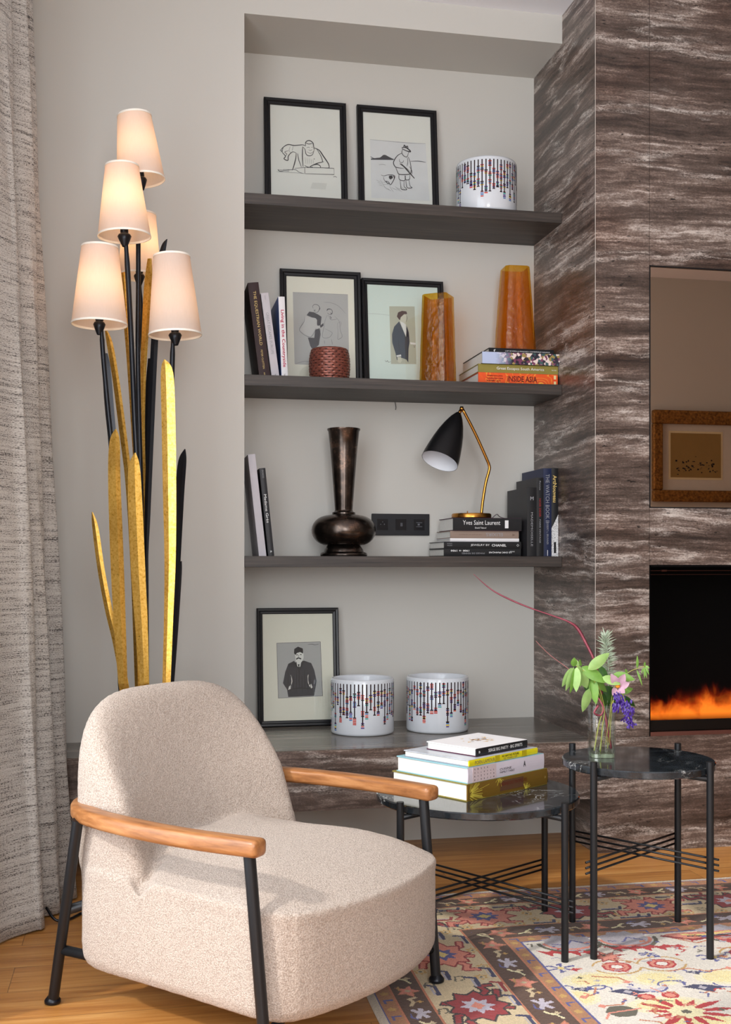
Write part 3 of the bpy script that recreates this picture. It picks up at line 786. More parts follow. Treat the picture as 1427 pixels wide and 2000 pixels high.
    n = t_.noise(t_.coord(), 500, 3, 0.6)
    me.materials.append(t_.done(t_.pbr(an.outputs[0], 0.92, normal=t_.bump(n, 0.4, 0.002), Sheen_Weight=0.15)))
    o = bpy.data.objects.new('rug', me); COL.objects.link(o)
    tag(o, 'patterned oriental rug with cream field, brown borders and red flowers on the oak floor', 'rug')
build_rug()

# ------------------------------------------------------------------ armchair
def evaluated_mesh(o):
    dg = bpy.context.evaluated_depsgraph_get()
    me = bpy.data.meshes.new_from_object(o.evaluated_get(dg)); return me
def build_chair():
    r = empty('lounge_chair', (.2425, 2.6906, 0), R(-46.4))
    tag(r, 'cream boucle lounge chair with curved wooden arms and black metal legs', 'armchair')
    xin = lambda y, z: -.11 - .37 * (z - .36) + y * y * max(0.0, .78 - 3.6 * max(0.0, z - .5))
    xout = lambda y, z: min(-.300 + .36 * y * y, xin(y, z) - .05)
    m = MB()
    # seat block: rings of a rounded plan
    def plan(ins, n=96):
        P = []
        for k in range(n):
            a = 2 * PI * k / n; ca, sa = math.cos(a), math.sin(a)
            if ca >= 0: e, A = 13.0, .366
            else: e, A = 7.0, .277
            rad = (abs(ca) ** e + abs(sa) ** e) ** (-1 / e)
            px, py = rad * ca, rad * sa
            yv = py * .303; xv = px * A + (0.058 * (1 - (py) ** 2) if ca > 0 else -.01 * (1 - py * py)) * abs(px) ** 2
            L = math.hypot(xv, yv); f = max(L - ins, 0) / L
            P.append((xv * f, yv * f))
        return P
    prof = [(.14, .096), (.07, .097), (.032, .100), (.012, .110), (.002, .128), (0, .16), (0, .24), (0, .31), (-.0025, .331), (.000, .338), (.008, .340), (.018, .345), (.045, .357), (.09, .374), (.15, .389), (.21, .398), (.27, .401)]
    rings = []
    for ins, z in prof:
        rings.append([(px, py, z - (.010 if z > .3 else 0) * max(0, px / .39) ** 2 - (.045 * min(1, abs(py) / .28) ** 4 * math.exp(-((px - xin(py, .36) - .004) / .022) ** 2) if z > .32 else 0)) for px, py in plan(ins)])
    m.rings(rings)
    # back: half-round slab bent round the sitter
    n_r, n_a = 22, 120
    def edge(a):
        c_, s_ = math.cos(a), math.sin(a)
        if s_ >= 0: e, H = 3.6, .308
        else: e, H = 7.0, .13
        q = (abs(c_) ** e + abs(s_) ** e) ** (-1 / e)
        return .299 * q * c_, .42 + H * q * s_
    def pt(rho, a, side):
        y, z = edge(a); y *= rho; z = .42 + (z - .42) * rho
        T = (xin(y, z) - xout(y, z)) / 2; xc = (xin(y, z) + xout(y, z)) / 2
        return (xc + side * T * max(0.0, 1 - rho ** 22) ** .5, y, z)
    rh = [1 - (1 - k / n_r) ** 2.0 for k in range(1, n_r + 1)]
    rings = [[pt(q, 2 * PI * k / n_a, 1) for k in range(n_a)] for q in rh]
    rings += [[pt(q, 2 * PI * k / n_a, -1) for k in range(n_a)] for q in reversed(rh[:-1])]
    m.rings(rings)
    tmp = m.build('upholstery', M_boucle, None)
    rm = tmp.modifiers.new('r', 'REMESH'); rm.mode = 'VOXEL'; rm.voxel_size = .0052
    sm = tmp.modifiers.new('s', 'SMOOTH'); sm.factor = .5; sm.iterations = 4
    tx = bpy.data.textures.new('loops', 'CLOUDS'); tx.noise_scale = .012
    dp = tmp.modifiers.new('d', 'DISPLACE'); dp.texture = tx; dp.strength = .0022; dp.mid_level = .5
    me = evaluated_mesh(tmp)
    bpy.data.objects.remove(tmp)
    bm = bmesh.new(); bm.from_mesh(me)
    back = []
    for f in bm.faces:
        c = f.calc_center_median(); f.smooth = True
        if c.z > .338 and c.x < xin(c.y, c.z) + .02: back.append(f.index)
    bset = set(back)
    for nm, keep in (('backrest', True), ('seat', False)):
        b2 = bm.copy(); b2.faces.ensure_lookup_table()
        kill = [f for f in b2.faces if (f.index in bset) != keep]
        bmesh.ops.delete(b2, geom=kill, context='FACES')
        mm = bpy.data.meshes.new(nm); b2.to_mesh(mm); b2.free(); mm.materials.clear(); mm.materials.append(M_boucle)
        o = bpy.data.objects.new(nm, mm); COL.objects.link(o); o.parent = r
    bm.free(); bpy.data.meshes.remove(me)
    # metal frame and arms
    for s in (-1, 1):
        lg = MB(); lg.tube([(-.208, s * .324, .452), (-.332, s * .292, .004)], .0125, 16)
        fo = lg.build('leg', M_blackmetal, r, smooth=True); sharp_by_angle(fo.data, 50)
        g = MB(); g.lathe([(.010, .020), (.015, .014), (.019, .009), (.019, .003), (.014, 0), (0.0, 0)], 20, c=(-.333, s * .292, 0)); g.build('foot', M_lampblack, fo, smooth=True)
        lg = MB(); lg.tube([(.302, s * .326, .452), (.343, s * .318, .004 + (.009 if s > 0 else 0))], .0125, 16)
        fo = lg.build('leg', M_blackmetal, r, smooth=True); sharp_by_angle(fo.data, 50)
        g = MB(); g.lathe([(.010, .020), (.015, .014), (.019, .009), (.019, .003), (.014, 0), (0.0, 0)], 20, c=(.344, s * .318, .009 if s > 0 else 0)); g.build('foot', M_lampblack, fo, smooth=True)
        g = MB(); g.tube([(-.296, s * .301, .137), (-.16, s * .235, .112), (.10, s * .22, .10)], .0115, 14); g.build('side_rail', M_blackmetal, r, smooth=True)
        # arm: rounded rectangular section swept along a curve
        path = smooth_path([(-.318, -.12, .458), (-.308, -.19, .460), (-.272, -.258, .461), (-.21, -.303, .462), (-.11, -.331, .463), (.04, -.346, .464), (.18, -.344, .465), (.322, -.326, .466)], 7)
        g = MB(); rg = []
        nP = len(path)
        for i, p in enumerate(path):
            a = Vector(path[max(i - 1, 0)]); b = Vector(path[min(i + 1, nP - 1)]); t = (b - a).normalized()
            w = Vector((-t.y, t.x, 0)).normalized(); u = Vector((0, 0, 1))
            e = min(i, nP - 1 - i); sc = 1.0
            hw, hh = .0235, .0185
            ring = []
            for k in range(24):
                q = 2 * PI * k / 24; c_, s_ = math.cos(q), math.sin(q); f = (abs(c_) ** 4 + abs(s_) ** 4) ** (-.25)
                ring.append(Vector(p) + w * f * c_ * hw + u * f * s_ * hh)
            rg.append(ring)
        def endcap(ring, ctr, tdir, rev):
            out = []
            for k, (sc, adv) in enumerate(((.97, .004), (.86, .0085), (.6, .011), (.2, .012))):
                out.append([ctr + (q - ctr) * sc + tdir * adv for q in ring])
            return out[::-1] if rev else out
        t0 = (Vector(path[0]) - Vector(path[1])).normalized(); t1 = (Vector(path[-1]) - Vector(path[-2])).normalized()
        rg = endcap(rg[0], Vector(path[0]), t0, True) + rg + endcap(rg[-1], Vector(path[-1]), t1, False)
        if s == 1: rg = [[Vector((q.x, -q.y, q.z)) for q in ring] for ring in rg]
        g.rings(rg); g.build('armrest', M_arm, r, smooth=True)
    g = MB(); g.tube([(-.270, -.308, .232), (-.270, .308, .232)], .0115, 14); g.build('rear_rail', M_blackmetal, r, smooth=True)
    g = MB(); g.tube([(.335, -.319, .088), (.30, -.2, .096), (.29, 0, .098), (.30, .2, .096), (.335, .319, .088)], .0105, 14); g.build('front_rail', M_blackmetal, r, smooth=True)
build_chair()

# ------------------------------------------------------------------ side tables
def side_table(loc, rz, rad, h_top, leg_r, legtop, zbar, label, rug_z=.009):
    r = empty('side_table', loc, rz)
    tag(r, label, 'table', 'round black marble side tables')
    m = MB(); th = .020
    m.lathe([(0.0, h_top - th), (rad - .003, h_top - th), (rad, h_top - th + .003), (rad, h_top - .003), (rad - .003, h_top), (0.0, h_top)], 96)
    o = m.build('tabletop', M_marble, r, smooth=True); sharp_by_angle(o.data, 30)
    q = leg_r / math.sqrt(2); cs = [(-q, -q), (q, -q), (q, q), (-q, q)]
    for a, b in cs:
        m = MB(); m.tube([(a, b, rug_z), (a, b, legtop)], .0095, 16); o = m.build('leg', M_blackmetal, r, smooth=True); sharp_by_angle(o.data, 50)
    # crossing flat carriers under the top and two sets of three thin rods
    m = MB()
    for i in (0, 1):
        a, b = cs[i], cs[i + 2]; m.tube([(a[0], a[1], h_top - th - .008), (b[0], b[1], h_top - th - .008)], .008, 8)
    m.build('top_carrier', M_blackmetal, r, smooth=True)
    for i in (0, 1):
        a, b = cs[i], cs[i + 2]; d = Vector((b[0] - a[0], b[1] - a[1], 0)).normalized()
        off = Vector((-d.y, d.x, 0)) * .0115 * (1 if i == 0 else -1)
        for k in range(3):
            z = zbar + (k - 1) * .0145 + (.0035 if i else -.0035)
            A = Vector((a[0], a[1], z)) - d * .018 + off; B = Vector((b[0], b[1], z)) + d * .018 + off
            o = MB().tube([A, B], .0030, 10).build('cross_rod', M_blackmetal, r, smooth=True)
side_table((.913, 2.987, 0), R(-13.4), .278, .402, .298, .415, .146, 'low wide round black marble table holding the stack of coffee-table books')
side_table((1.327, 2.857, 0), R(-11.3), .203, .500, .2125, .517, .247, 'tall narrow round black marble table holding the glass vase of flowers')

# ------------------------------------------------------------------ floor lamp of reeds
def build_floor_lamp():
    base = Vector((0.02, 3.50, 0))
    r = empty('floor_lamp', base)
    tag(r, 'tall reed-shaped floor lamp with gold and black leaves and five lit white shades', 'floor lamp')
    def L(u, v, d): return world_point(u, v, d) - base
    m = MB(); m.lathe([(0, 0), (.15, 0), (.155, .006), (.15, .018), (.05, .028), (.035, .06), (0.0, .062)], 48); m.build('base', M_lampblack, r, smooth=True)
    def foot(k, n=17): a = 2 * PI * k / n; return Vector((.03 * math.cos(a), .03 * math.sin(a), .055))
    # blades: (pixel path with half widths in px, distance, material)
    blades = [
        ('G', 3.36, [(180, 1000, 1), (186, 1030, 6), (197, 1110, 7), (212, 1190, 7.5), (228, 1255, 8), (243, 1335, 8)]),
        ('G', 3.29, [(226, 838, 1), (224, 862, 10), (223, 930, 12), (228, 1080, 13), (233, 1200, 12), (240, 1335, 9)]),
        ('G', 3.28, [(264, 884, 1), (262, 912, 11), (264, 985, 14), (270, 1120, 14), (277, 1240, 12), (281, 1335, 10)]),
        ('G', 3.33, [(321, 702, 1), (326, 728, 12), (329, 830, 13.5), (331, 960, 13), (332, 1090, 11), (329, 1210, 9), (325, 1335, 8)]),
        ('G', 3.46, [(205, 640, 1), (214, 670, 6), (226, 740, 6.5), (238, 830, 7), (250, 930, 6.5), (256, 1030, 5.5), (262, 1160, 5), (268, 1335, 5)]),
        ('G', 3.52, [(292, 505, 4), (289, 560, 8), (284, 640, 7), (279, 740, 6), (277, 850, 6), (280, 1000, 6), (284, 1335, 6)]),
        ('G', 3.58, [(240, 520, 4), (245, 600, 6), (252, 700, 5), (262, 850, 5), (270, 1000, 5), (276, 1335, 5)]),
        ('B', 3.50, [(326, 467, 1), (320, 480, 5), (312, 520, 7), (306, 600, 7), (300, 700, 7), (293, 860, 7), (288, 1000, 6), (285, 1110, 4), (282, 1335, 4)]),
        ('B', 3.42, [(361, 877, 1), (356, 900, 8), (351, 960, 9), (346, 1050, 9), (341, 1150, 8.5), (336, 1240, 8), (331, 1335, 8)]),
        ('B', 3.45, [(354, 1096, 1), (350, 1120, 5), (344, 1200, 6), (339, 1270, 6), (334, 1335, 6)]),
        ('B', 3.41, [(206, 690, 4), (208, 720, 8), (213, 790, 9), (220, 870, 8), (224, 960, 7), (229, 1080, 6), (236, 1335, 6)]),
        ('B', 3.55, [(291, 700, 2), (290, 760, 6), (288, 860, 6), (284, 980, 5), (283, 1100, 4), (281, 1335, 4)]),
    ]
    for i, (k, d, P) in enumerate(blades):
        pts = smooth_path([(*L(u, v, d), w * d / 2202) for u, v, w in P], 5)
        low = Vector(pts[-1][:3]); wl = pts[-1][3]; fp = foot(i)
        pts += [(*(low.lerp(fp, q)), wl * (1 - .45 * q)) for q in (.3, .6, .85, 1.0)]
        rings = []
        for j, p in enumerate(pts):
            w = p[3]; rdg = (.1, .35, .15, -.15, .3, .3, .2)[i % 7]; dep = .36 * w * (1 + rdg); c = Vector(p[:3])
            rx = Vector((math.cos(YAW * 1.0), -math.sin(YAW), 0)); ry = Vector((math.sin(YAW), math.cos(YAW), 0))
            ridge = rdg * w
            rings.append([c - rx * w, c + rx * ridge - ry * dep, c + rx * w, c + rx * ridge + ry * dep])
        m = MB(); m.rings(rings)
        o = m.build('gilded_blade' if k == 'G' else 'blade', M_gold if k == 'G' else M_lampblack, r)
        if k == 'G': o['label'] = 'gold leaf blade'
    # stems: pixel path, distance, radius px
    stems = [
        (3.34, [(198, 638), (201, 690), (209, 780), (219, 880), (228, 1000), (236, 1335)], 4.6),
        (3.38, [(245, 462), (251, 560), (257, 680), (262, 800), (267, 900), (274, 1050), (279, 1335)], 5.2),
        (3.47, [(276, 352), (271, 420), (270, 480), (270, 560), (269, 680), (271, 800), (276, 1000), (280, 1335)], 4.6),
        (3.62, [(272, 543), (276, 620), (280, 740), (284, 900), (287, 1335)], 4.2),
        (3.44, [(338, 656), (336, 720), (335, 800), (334, 950), (333, 1335)], 5.0)]
    sh = [  # top centre, bottom centre, radii in px (top, bottom)
        (3.34, (195, 482), (194, 634), 35, 53.5),
        (3.38, (238, 324), (243, 462), 32, 51),
        (3.47, (262, 226), (275, 352), 32.5, 46.5),
        (3.62, (273, 418), (272, 540), 31, 42),
        (3.44, (335, 500), (342, 655), 35, 51.5)]
    for i, ((d, P, rp), (d2, tc, bc, rt, rb)) in enumerate(zip(stems, sh)):
        pts = [Vector(q) for q in smooth_path([tuple(L(u, v, d)) for u, v in P], 5)]
        low = pts[-1].copy(); fp = foot(12 + i)
        pts += [low.lerp(fp, q) for q in (.4, .8, 1.0)]
        m = MB(); rs = rp * d / 2202
        m.tube(pts, [rs * (1 if j > 2 else .8) for j in range(len(pts))], 12)
        m.build('stem', M_lampblack, r, smooth=True)
        T = L(*tc, d2); B = L(*bc, d2); ax = (T - B).normalized(); h = (T - B).length
        rt *= d2 / 2202; rb *= d2 / 2202
        q = Vector((0, 0, 1)).rotation_difference(ax).to_matrix().to_4x4()
        se = bpy.data.objects.new('shade_holder', None)
        def shell(z0, z1, r0, r1, th, seg=64):
            mm = MB(); mm.lathe([(r0, z0), (r1, z1), (r1 - th, z1), (r0 - th, z0), (r0, z0)], seg); mm.v = [tuple(B + q.to_3x3() @ Vector(v)) for v in mm.v]; return mm
        s_ = MB(); s_.lathe([(rb, 0), (rt, h)], 64); s_.v = [tuple(B + q.to_3x3() @ Vector(v)) for v in s_.v]
        n = len(s_.f); s_.f = s_.f[:64]; s_.mi = s_.mi[:64]
        so = s_.build('lamp_shade', M_shade, r, smooth=True)
        k = (rb - rt) / h
        M_trim = plain('shade_trim', rgb(236, 228, 216), 0.7)
        shell(-.001, .005, rb + .0012, rb + .0012 - k * .006, .0022).build('trim', M_trim, so, smooth=False)
        shell(h - .005, h + .001, rt + .0012 + k * .006, rt + .0012, .0022).build('trim', M_trim, so, smooth=False)
        # socket cup, bulb
        cup = MB(); cup.lathe([(rs, -.03), (rs * 2.0, -.012), (rs * 2.6, 0.0), (rs * 2.2, .006), (.010, .010), (.012, .012), (.012, .045), (0, .046)], 20); cup.v = [tuple(B + q.to_3x3() @ Vector(v)) for v in cup.v]
        cup.build('socket', M_lampblack, r, smooth=True)
        bl = MB(); bl.lathe([(.006, .045), (.016, .062), (.019, .078), (.015, .094), (.0, .102)], 16); bl.v = [tuple(B + q.to_3x3() @ Vector(v)) for v in bl.v]
        t = NT('lit_bulb'); e = t.new('ShaderNodeEmission'); e.inputs['Color'].default_value = (1, .72, .42, 1); e.inputs['Strength'].default_value = 4
        MATS.setdefault('bulb', t.done(e.outputs[0]))
        bl.build('bulb', MATS['bulb'], so, smooth=True)
        ld = bpy.data.lights.new('bulb_light', 'POINT'); ld.energy = LAMP_W[i]; ld.color = (1.0, .66, .38); ld.shadow_soft_size = .02
        lo = bpy.data.objects.new('bulb_light', ld); COL.objects.link(lo); lo.parent = r; lo.location = B + ax * (h * .52)
LAMP_W = [.20, .27, .19, .34, .08]
build_floor_lamp()
# ------------------------------------------------------------------ books
def rot_book(kind, lean=0.0, rz=0.0):
    """lying: spine along +x, facing -y.  standing: spine runs upward (titles read downward)"""
    if kind == 'lie': return Euler((0, 0, rz)).to_matrix().to_4x4()
    # map x->-z, z->x then lean about the y axis
    Mx = Matrix(((0, 0, 1, 0), (0, 1, 0, 0), (-1, 0, 0, 0), (0, 0, 0, 1)))
    return Euler((0, 0, rz)).to_matrix().to_4x4() @ Euler((0, lean, 0)).to_matrix().to_4x4() @ Mx
def book(label, origin, M3, Lh, D, T, cover, spine=None, pages=None, texts=(), soft=False, top=None, group=None, bottom=None):
    """Lh spine length, D cover depth, T thickness; origin is the lower front corner of the spine"""
    r = empty('book', origin); r.rotation_euler = M3.to_euler()
    tag(r, label, 'book', group)
    c = .0009 if soft else .0026; e = 0 if soft else .003
    m = MB(); mats = [cover, spine or cover, top or cover, bottom or cover]
    m.box(0, Lh, .0, D, 0, c, 3); m.box(0, Lh, .0, D, T - c, T, 2)
    # slightly rounded spine
    n = 6; prof = [(-(.0016 if not soft else .0004) * math.sin(PI * k / n), c * .3 + (T - c * .6) * k / n) for k in range(n + 1)]
    ring = [(y, z) for y, z in prof] + [(c, z) for y, z in reversed(prof)]
    m.rings([[(x, y, z) for y, z in ring] for x in (0, Lh)], 1)
    m.build('cover', mats, r)
    m = MB(); m.box(e, Lh - e, c + .0002, D - e, c, T - c); m.build('pages', pages or M_pages, r)
    for tx in texts:
        s, cx, cz, h, w, mt = tx[:6]; flip = tx[6] if len(tx) > 6 else False
        X = Matrix.Translation((cx, -.0019 if not soft else -.0006, cz)) @ Euler((R(90), 0, 0)).to_matrix().to_4x4()
        if flip: X = X @ Euler((0, 0, PI)).to_matrix().to_4x4()
        lettering('title', s, mt, r, h, w, X, bold=(len(tx) > 7))
    return r
def block(r, name, mat, x0, x1, z0, z1, y=-.0019):
    return MB().box(x0, x1, y - .0002, y + .0008, z0, z1).build(name, mat, r)
T_white = plain('white_lettering', rgb(232, 232, 232), 0.5); T_gold = plain('gold_lettering', rgb(206, 178, 110), 0.4)
T_grey = plain('grey_lettering', rgb(150, 150, 154), 0.5); T_crimson = plain('crimson_lettering', rgb(178, 34, 74), 0.5)
T_black = plain('black_lettering', rgb(28, 26, 28), 0.5); T_brown = plain('brown_lettering', rgb(120, 100, 88), 0.5)
T_red = plain('red_lettering', rgb(150, 40, 40), 0.5); T_maroon = plain('maroon_lettering', rgb(96, 24, 18), 0.5)
K_black = plain('black_cloth', rgb(27, 27, 29), 0.45); K_dark = plain('charcoal_cover', rgb(44, 43, 46), 0.45)
K_brown = plain('dark_brown_cloth', rgb(52, 33, 34), 0.55); K_navy = plain('navy_cover', rgb(32, 40, 70), 0.45)
K_blue = plain('blue_jacket', rgb(52, 84, 146), 0.4, var=.35, scale=12); K_olive = plain('olive_cover', rgb(140, 128, 62), 0.45, var=.15, scale=30)
K_taupe = plain('taupe_cover', rgb(146, 126, 114), 0.5); K_yellow = plain('yellow_cover', rgb(214, 202, 26), 0.4)
K_plum = plain('plum_cover', rgb(74, 36, 58), 0.45); K_lilac = plain('lilac_grey_cover', rgb(204, 196, 206), 0.45)
K_lightgrey = plain('light_grey_linen', rgb(196, 192, 198), 0.6); K_teal = plain('pale_teal_cover', rgb(140, 186, 196), 0.4)
K_slate = plain('slate_cover', rgb(70, 70, 76), 0.5)
S1, S2, S3 = 2.37, 1.713, 1.056
I4 = Matrix.Identity(4)
# middle shelf, left: three leaning books.  origin at the foot of the spine's left edge lifted so the leaning corner rests
def leaning(label, xb, y, z, lean, Lh, D, T, cover, texts, **kw):
    """xb: x of the lower right corner of the spine; leans left by `lean`"""
    M3 = rot_book('stand', -lean, kw.pop('rz', 0.0))
    # local corners: x=Lh is the foot, z=0 left, z=T right ; the foot's right corner rests on the shelf
    foot = M3.to_3x3() @ Vector((Lh, 0, T))
    return book(label, Vector((xb, y, z + .0005)) - foot, M3, Lh, D, T, cover, texts=texts, **kw)
GR = 'books leaning at the left end of the shelves'
b = leaning('thick dark brown book with gold title leaning at the far left of the middle shelf', .4745, 4.15, S2, R(7.2), .355, .22, .040, K_brown,
     [('THE EQUESTRIAN WORLD', .132, .020, .012, .20, T_gold), ('PETER CLOTTEN', .284, .020, .0065, .07, T_gold), ('ASSOULINE', .343, .020, .0045, .022, T_gold, False, 1)], group=GR)
leaning('slim white book with grey title leaning between the brown and the crimson-lettered book', .5085, 4.15, S2, R(7.6), .318, .22, .028, K_lightgrey,
     [('GREAT ESCAPES EUROPE', .15, .014, .010, .155, T_grey), ('TASCHEN', .309, .014, .0045, .018, T_black), ('ANGELIKA', .018, .014, .004, .016, T_grey)], group=GR)
leaning('white book with crimson title and blue front cover standing beside the slim white book', .5395, 4.15, S2, R(2.4), .303, .23, .024, M_white,
     [('Living in the Countryside', .155, .012, .0155, .212, T_crimson, False, 1), ('TASCHEN', .294, .012, .005, .018, T_black)], bottom=K_blue, group=GR)
# lower shelf, left
leaning('pale grey linen book leaning at the left end of the lowest shelf', .4595, 4.15, S3, R(6.3), .378, .25, .027, K_lightgrey, [], group=GR)
leaning('thin black book with white script title leaning against the pale grey book', .489, 4.15, S3, R(5.9), .327, .24, .022, K_dark,
     [('Madame Grès', .15, .011, .0095, .105, T_white), ('DUNOD', .022, .011, .006, .03, T_grey), ('R', .31, .011, .007, .007, T_white)], group=GR)
# middle shelf, right: stack of four
G2 = 'stacked books at the right end of the middle shelf'
b = book('orange swirl-patterned book at the bottom of the stack on the middle shelf', (1.262, 4.115, S2 + .0004), I4, .318, .25, .043, M_white, mat_swirl(),
     texts=[('INSIDE ASIA', .175, .021, .022, .118, T_maroon, False, 1), ('SUMMER INDIA JAPAN', .065, .030, .0055, .062, T_maroon, False, 1), ('THAILAND BALI CHINA', .065, .021, .0055, .066, T_maroon, False, 1), ('& BURMA LAOS', .06, .012, .0055, .055, T_maroon, False, 1)], top=plain('red_board', rgb(178, 60, 44), .5), group=G2)
block(b, 'spine_band', plain('pale_gold_band', rgb(226, 206, 150), .4), .302, .311, .004, .016); block(b, 'spine_band', plain('pale_gold_band', rgb(226, 206, 150), .4), .302, .311, .024, .039)
book('olive green book with white title second from the bottom of the middle-shelf stack', (1.262, 4.117, S2 + .0438), I4, .320, .26, .0315, K_olive,
     texts=[('Great Escapes South America', .168, .0155, .0135, .19, T_white), ('TASCHEN', .303, .0155, .004, .02, T_white)], group=G2)
book('book with a flower photograph spine third in the middle-shelf stack', (1.276, 4.110, S2 + .0757), I4, .313, .26, .046, K_black, mat_photo_spine(), group=G2)
book('thin black book on top of the middle-shelf stack under the amber vase', (1.312, 4.14, S2 + .1221), I4, .262, .22, .0205, K_black,
     texts=[('L\'ART DE VIVRE A LA FRANCAISE A CONTEMPORARY ELEGANCE', .155, .010, .005, .18, T_white), ('f', .022, .010, .009, .010, T_white)], group=G2)
# lower shelf, right: lying stack under the lamp
G3 = 'stacked books under the desk lamp'
z = S3 + .0004
book('black book with an upside-down white title at the bottom of the desk lamp stack', (1.128, 4.12, z), I4, .305, .22, .0285, K_black,
     texts=[('LE CHIC FRANÇAIS', .222, .015, .007, .09, T_white, True, 1), ('IMAGES DE FEMMES', .115, .011, .006, .09, T_grey, True), ('1900 → 1950', .063, .021, .007, .072, T_white, True, 1), ('EYROLLES', .27, .018, .004, .018, T_white, True)], group=G3)
z += .0289
book('black book with bold white capitals second from the bottom of the desk lamp stack', (1.130, 4.125, z), I4, .306, .22, .0265, K_black,
     texts=[('JEWELRY BY', .142, .013, .009, .075, T_white), ('CHANEL', .217, .013, .0095, .058, T_white, False, 1), ('PATRICK', .022, .019, .004, .02, T_grey), ('MAURIES', .022, .012, .004, .02, T_grey), ('◇', .292, .013, .01, .01, T_white)], group=G3)
z += .0269
book('thin plain white book in the middle of the desk lamp stack', (1.155, 4.13, z), I4, .274, .2, .0125, M_white, group=G3)
z += .0129
book('taupe book with an upside-down embossed title in the desk lamp stack', (1.156, 4.13, z), I4, .272, .2, .028, K_taupe,
     texts=[('ELIXIRS', .174, .014, .013, .066, T_grey, True), ('THE LIFE AND ART OF PERFUME', .078, .014, .004, .09, T_brown, True), ('▶', .252, .013, .010, .012, T_brown)], group=G3)
z += .0284
YSLZ = z
b = book('thick black book with large white serif title directly beneath the desk lamp', (1.164, 4.12, z), I4, .272, .2, .0490, K_plum, K_black,
     texts=[('Yves Saint Laurent', .112, .031, .017, .148, T_white), ('David Teboul', .108, .011, .0062, .044, T_white)], group=G3)
block(b, 'spine_label', T_white, .205, .219, .010, .040)
LAMPZ = z + .0494
# lower shelf, right: standing books, stepped by size
G4 = 'upright books at the right end of the lowest shelf'
def standing(label, x, y, Lh, D, T, cover, texts, **kw):
    M3 = rot_book('stand')
    return book(label, Vector((x, y, S3 + .0005 + Lh)), M3, Lh, D, T, cover, texts=texts, group=G4, **kw)
b = standing('shortest upright black book with a pale crest, next to the lamp stack', 1.451, 4.10, .263, .235, .0385, K_black, [('MADEMOISELLE', .16, .019, .008, .13, T_grey)], bottom=K_dark)
lettering('crest', 'M', T_grey, b, .014, .013, Matrix.Translation((.042, -.0019, .019)) @ Euler((R(90), 0, 0)).to_matrix().to_4x4() @ Euler((0, 0, R(90))).to_matrix().to_4x4(), bold=True)
standing('second upright black book with a red title', 1.4905, 4.105, .301, .235, .029, K_black, [('NOIR DESIR', .115, .014, .008, .07, T_red), ('PARIS VINTAGE', .205, .014, .006, .09, T_grey), ('Revue', .03, .014, .006, .035, T_grey)], bottom=K_dark)
standing('navy upright book with silver capitals', 1.5205, 4.112, .338, .245, .0335, K_navy, [('THE WATCH BOOK II', .115, .017, .015, .185, T_grey), ('GISBERT L. BRUNNER', .25, .017, .0075, .085, T_grey), ('_____', .325, .017, .002, .022, T_white)], bottom=K_navy)
b = standing('tall black upright book with gold lettering and a speckled corner against the stone wall', 1.555, 4.118, .340, .225, .0285, K_black, [('ArtNouveau', .08, .014, .015, .105, T_gold, False, 1)])
MB().add([(.340, -.0021, .0005), (.340, -.0021, .0282), (.178, -.0021, .0282), (.215, -.0021, .010), (.232, -.0021, .0005)], [(0, 1, 2, 3, 4)]).build('speckled_panel', mat_speckle(), b)
block(b, 'spine_label', T_black, .285, .328, .010, .019, -.0023)

# books on the low table
G5 = 'coffee-table books stacked on the low marble table'
TZ = .4025; RZ = R(32.6)
M5 = rot_book('lie', rz=RZ)
b = b0 = book('thick brown and gold foil book at the bottom of the low-table stack', (.845, 2.854, TZ), M5, .345, .277, .0455, K_olive, plain('brown_foil_cover', rgb(112, 84, 30), .3), group=G5,
     texts=[('JARDINS DES TROPIQUES', .19, .026, .012, .12, T_maroon), ('GALLIMARD', .333, .022, .006, .006, T_gold)])
b = book('thick white-and-lilac book second from the bottom of the low-table stack', (.8475, 2.858, TZ + .0459), M5, .328, .262, .0425, K_teal, K_lilac, group=G5,
     texts=[('CUISINE', .155, .022, .006, .05, T_black), ('FAMILY TABLE', .162, .014, .0055, .062, T_black)])
block(b, 'spine_panel', plain('pale_pink_panel', rgb(198, 180, 182), .5), .018, .115, .001, .0415)
rr = random.Random(5)
def burst(r, cx, cz, n, r0, r1, a0, a1, mat):
    m = MB()
    for k in range(n):
        a = a0 + (a1 - a0) * (k + rr.random() * .6) / n; q0 = r0 * rr.uniform(.5, 1.5); q1 = r1 * rr.uniform(.45, 1.0); w = rr.uniform(.0003, .0008)
        p = [(cx + q * math.cos(a) - s * w * math.sin(a), -.0021, cz + q * math.sin(a) + s * w * math.cos(a)) for q, s in ((q0, 1), (q0, -1), (q1, -1), (q1, 1))]
        p = [(min(max(x, .0005), .3445), y, min(max(z, .0008), .0447)) for x, y, z in p]
        m.add(p, [(0, 1, 2, 3)])
    m.build('foil_burst', mat, r)
T_foil = plain('yellow_foil', rgb(222, 206, 84), .35)
b1 = b0
burst(b1, .006, .018, 26, .008, .085, -1.4, 1.5, T_foil); burst(b1, .13, .052, 9, .006, .032, -2.4, -.6, T_foil); burst(b1, .245, -.004, 8, .004, .026, .5, 2.2, T_foil)
block(b1, 'spine_panel', plain('dull_plum_panel', rgb(92, 62, 42), .5), .135, .235, .009, .037, -.0017)
for k in range(26):
    lettering('letter', rr.choice('AKLSTRVNEZ'), T_black, b, .0042, None, Matrix.Translation((.026 + (k % 7) * .013, -.0023, .007 + (k // 7) * .0095)) @ Euler((R(90), rr.uniform(-.6, .6), 0)).to_matrix().to_4x4(), bold=True)
lettering('figure_mark', 'A', T_black, b, .016, .010, Matrix.Translation((.238, -.0019, .025)) @ Euler((R(90), 0, 0)).to_matrix().to_4x4(), bold=True)
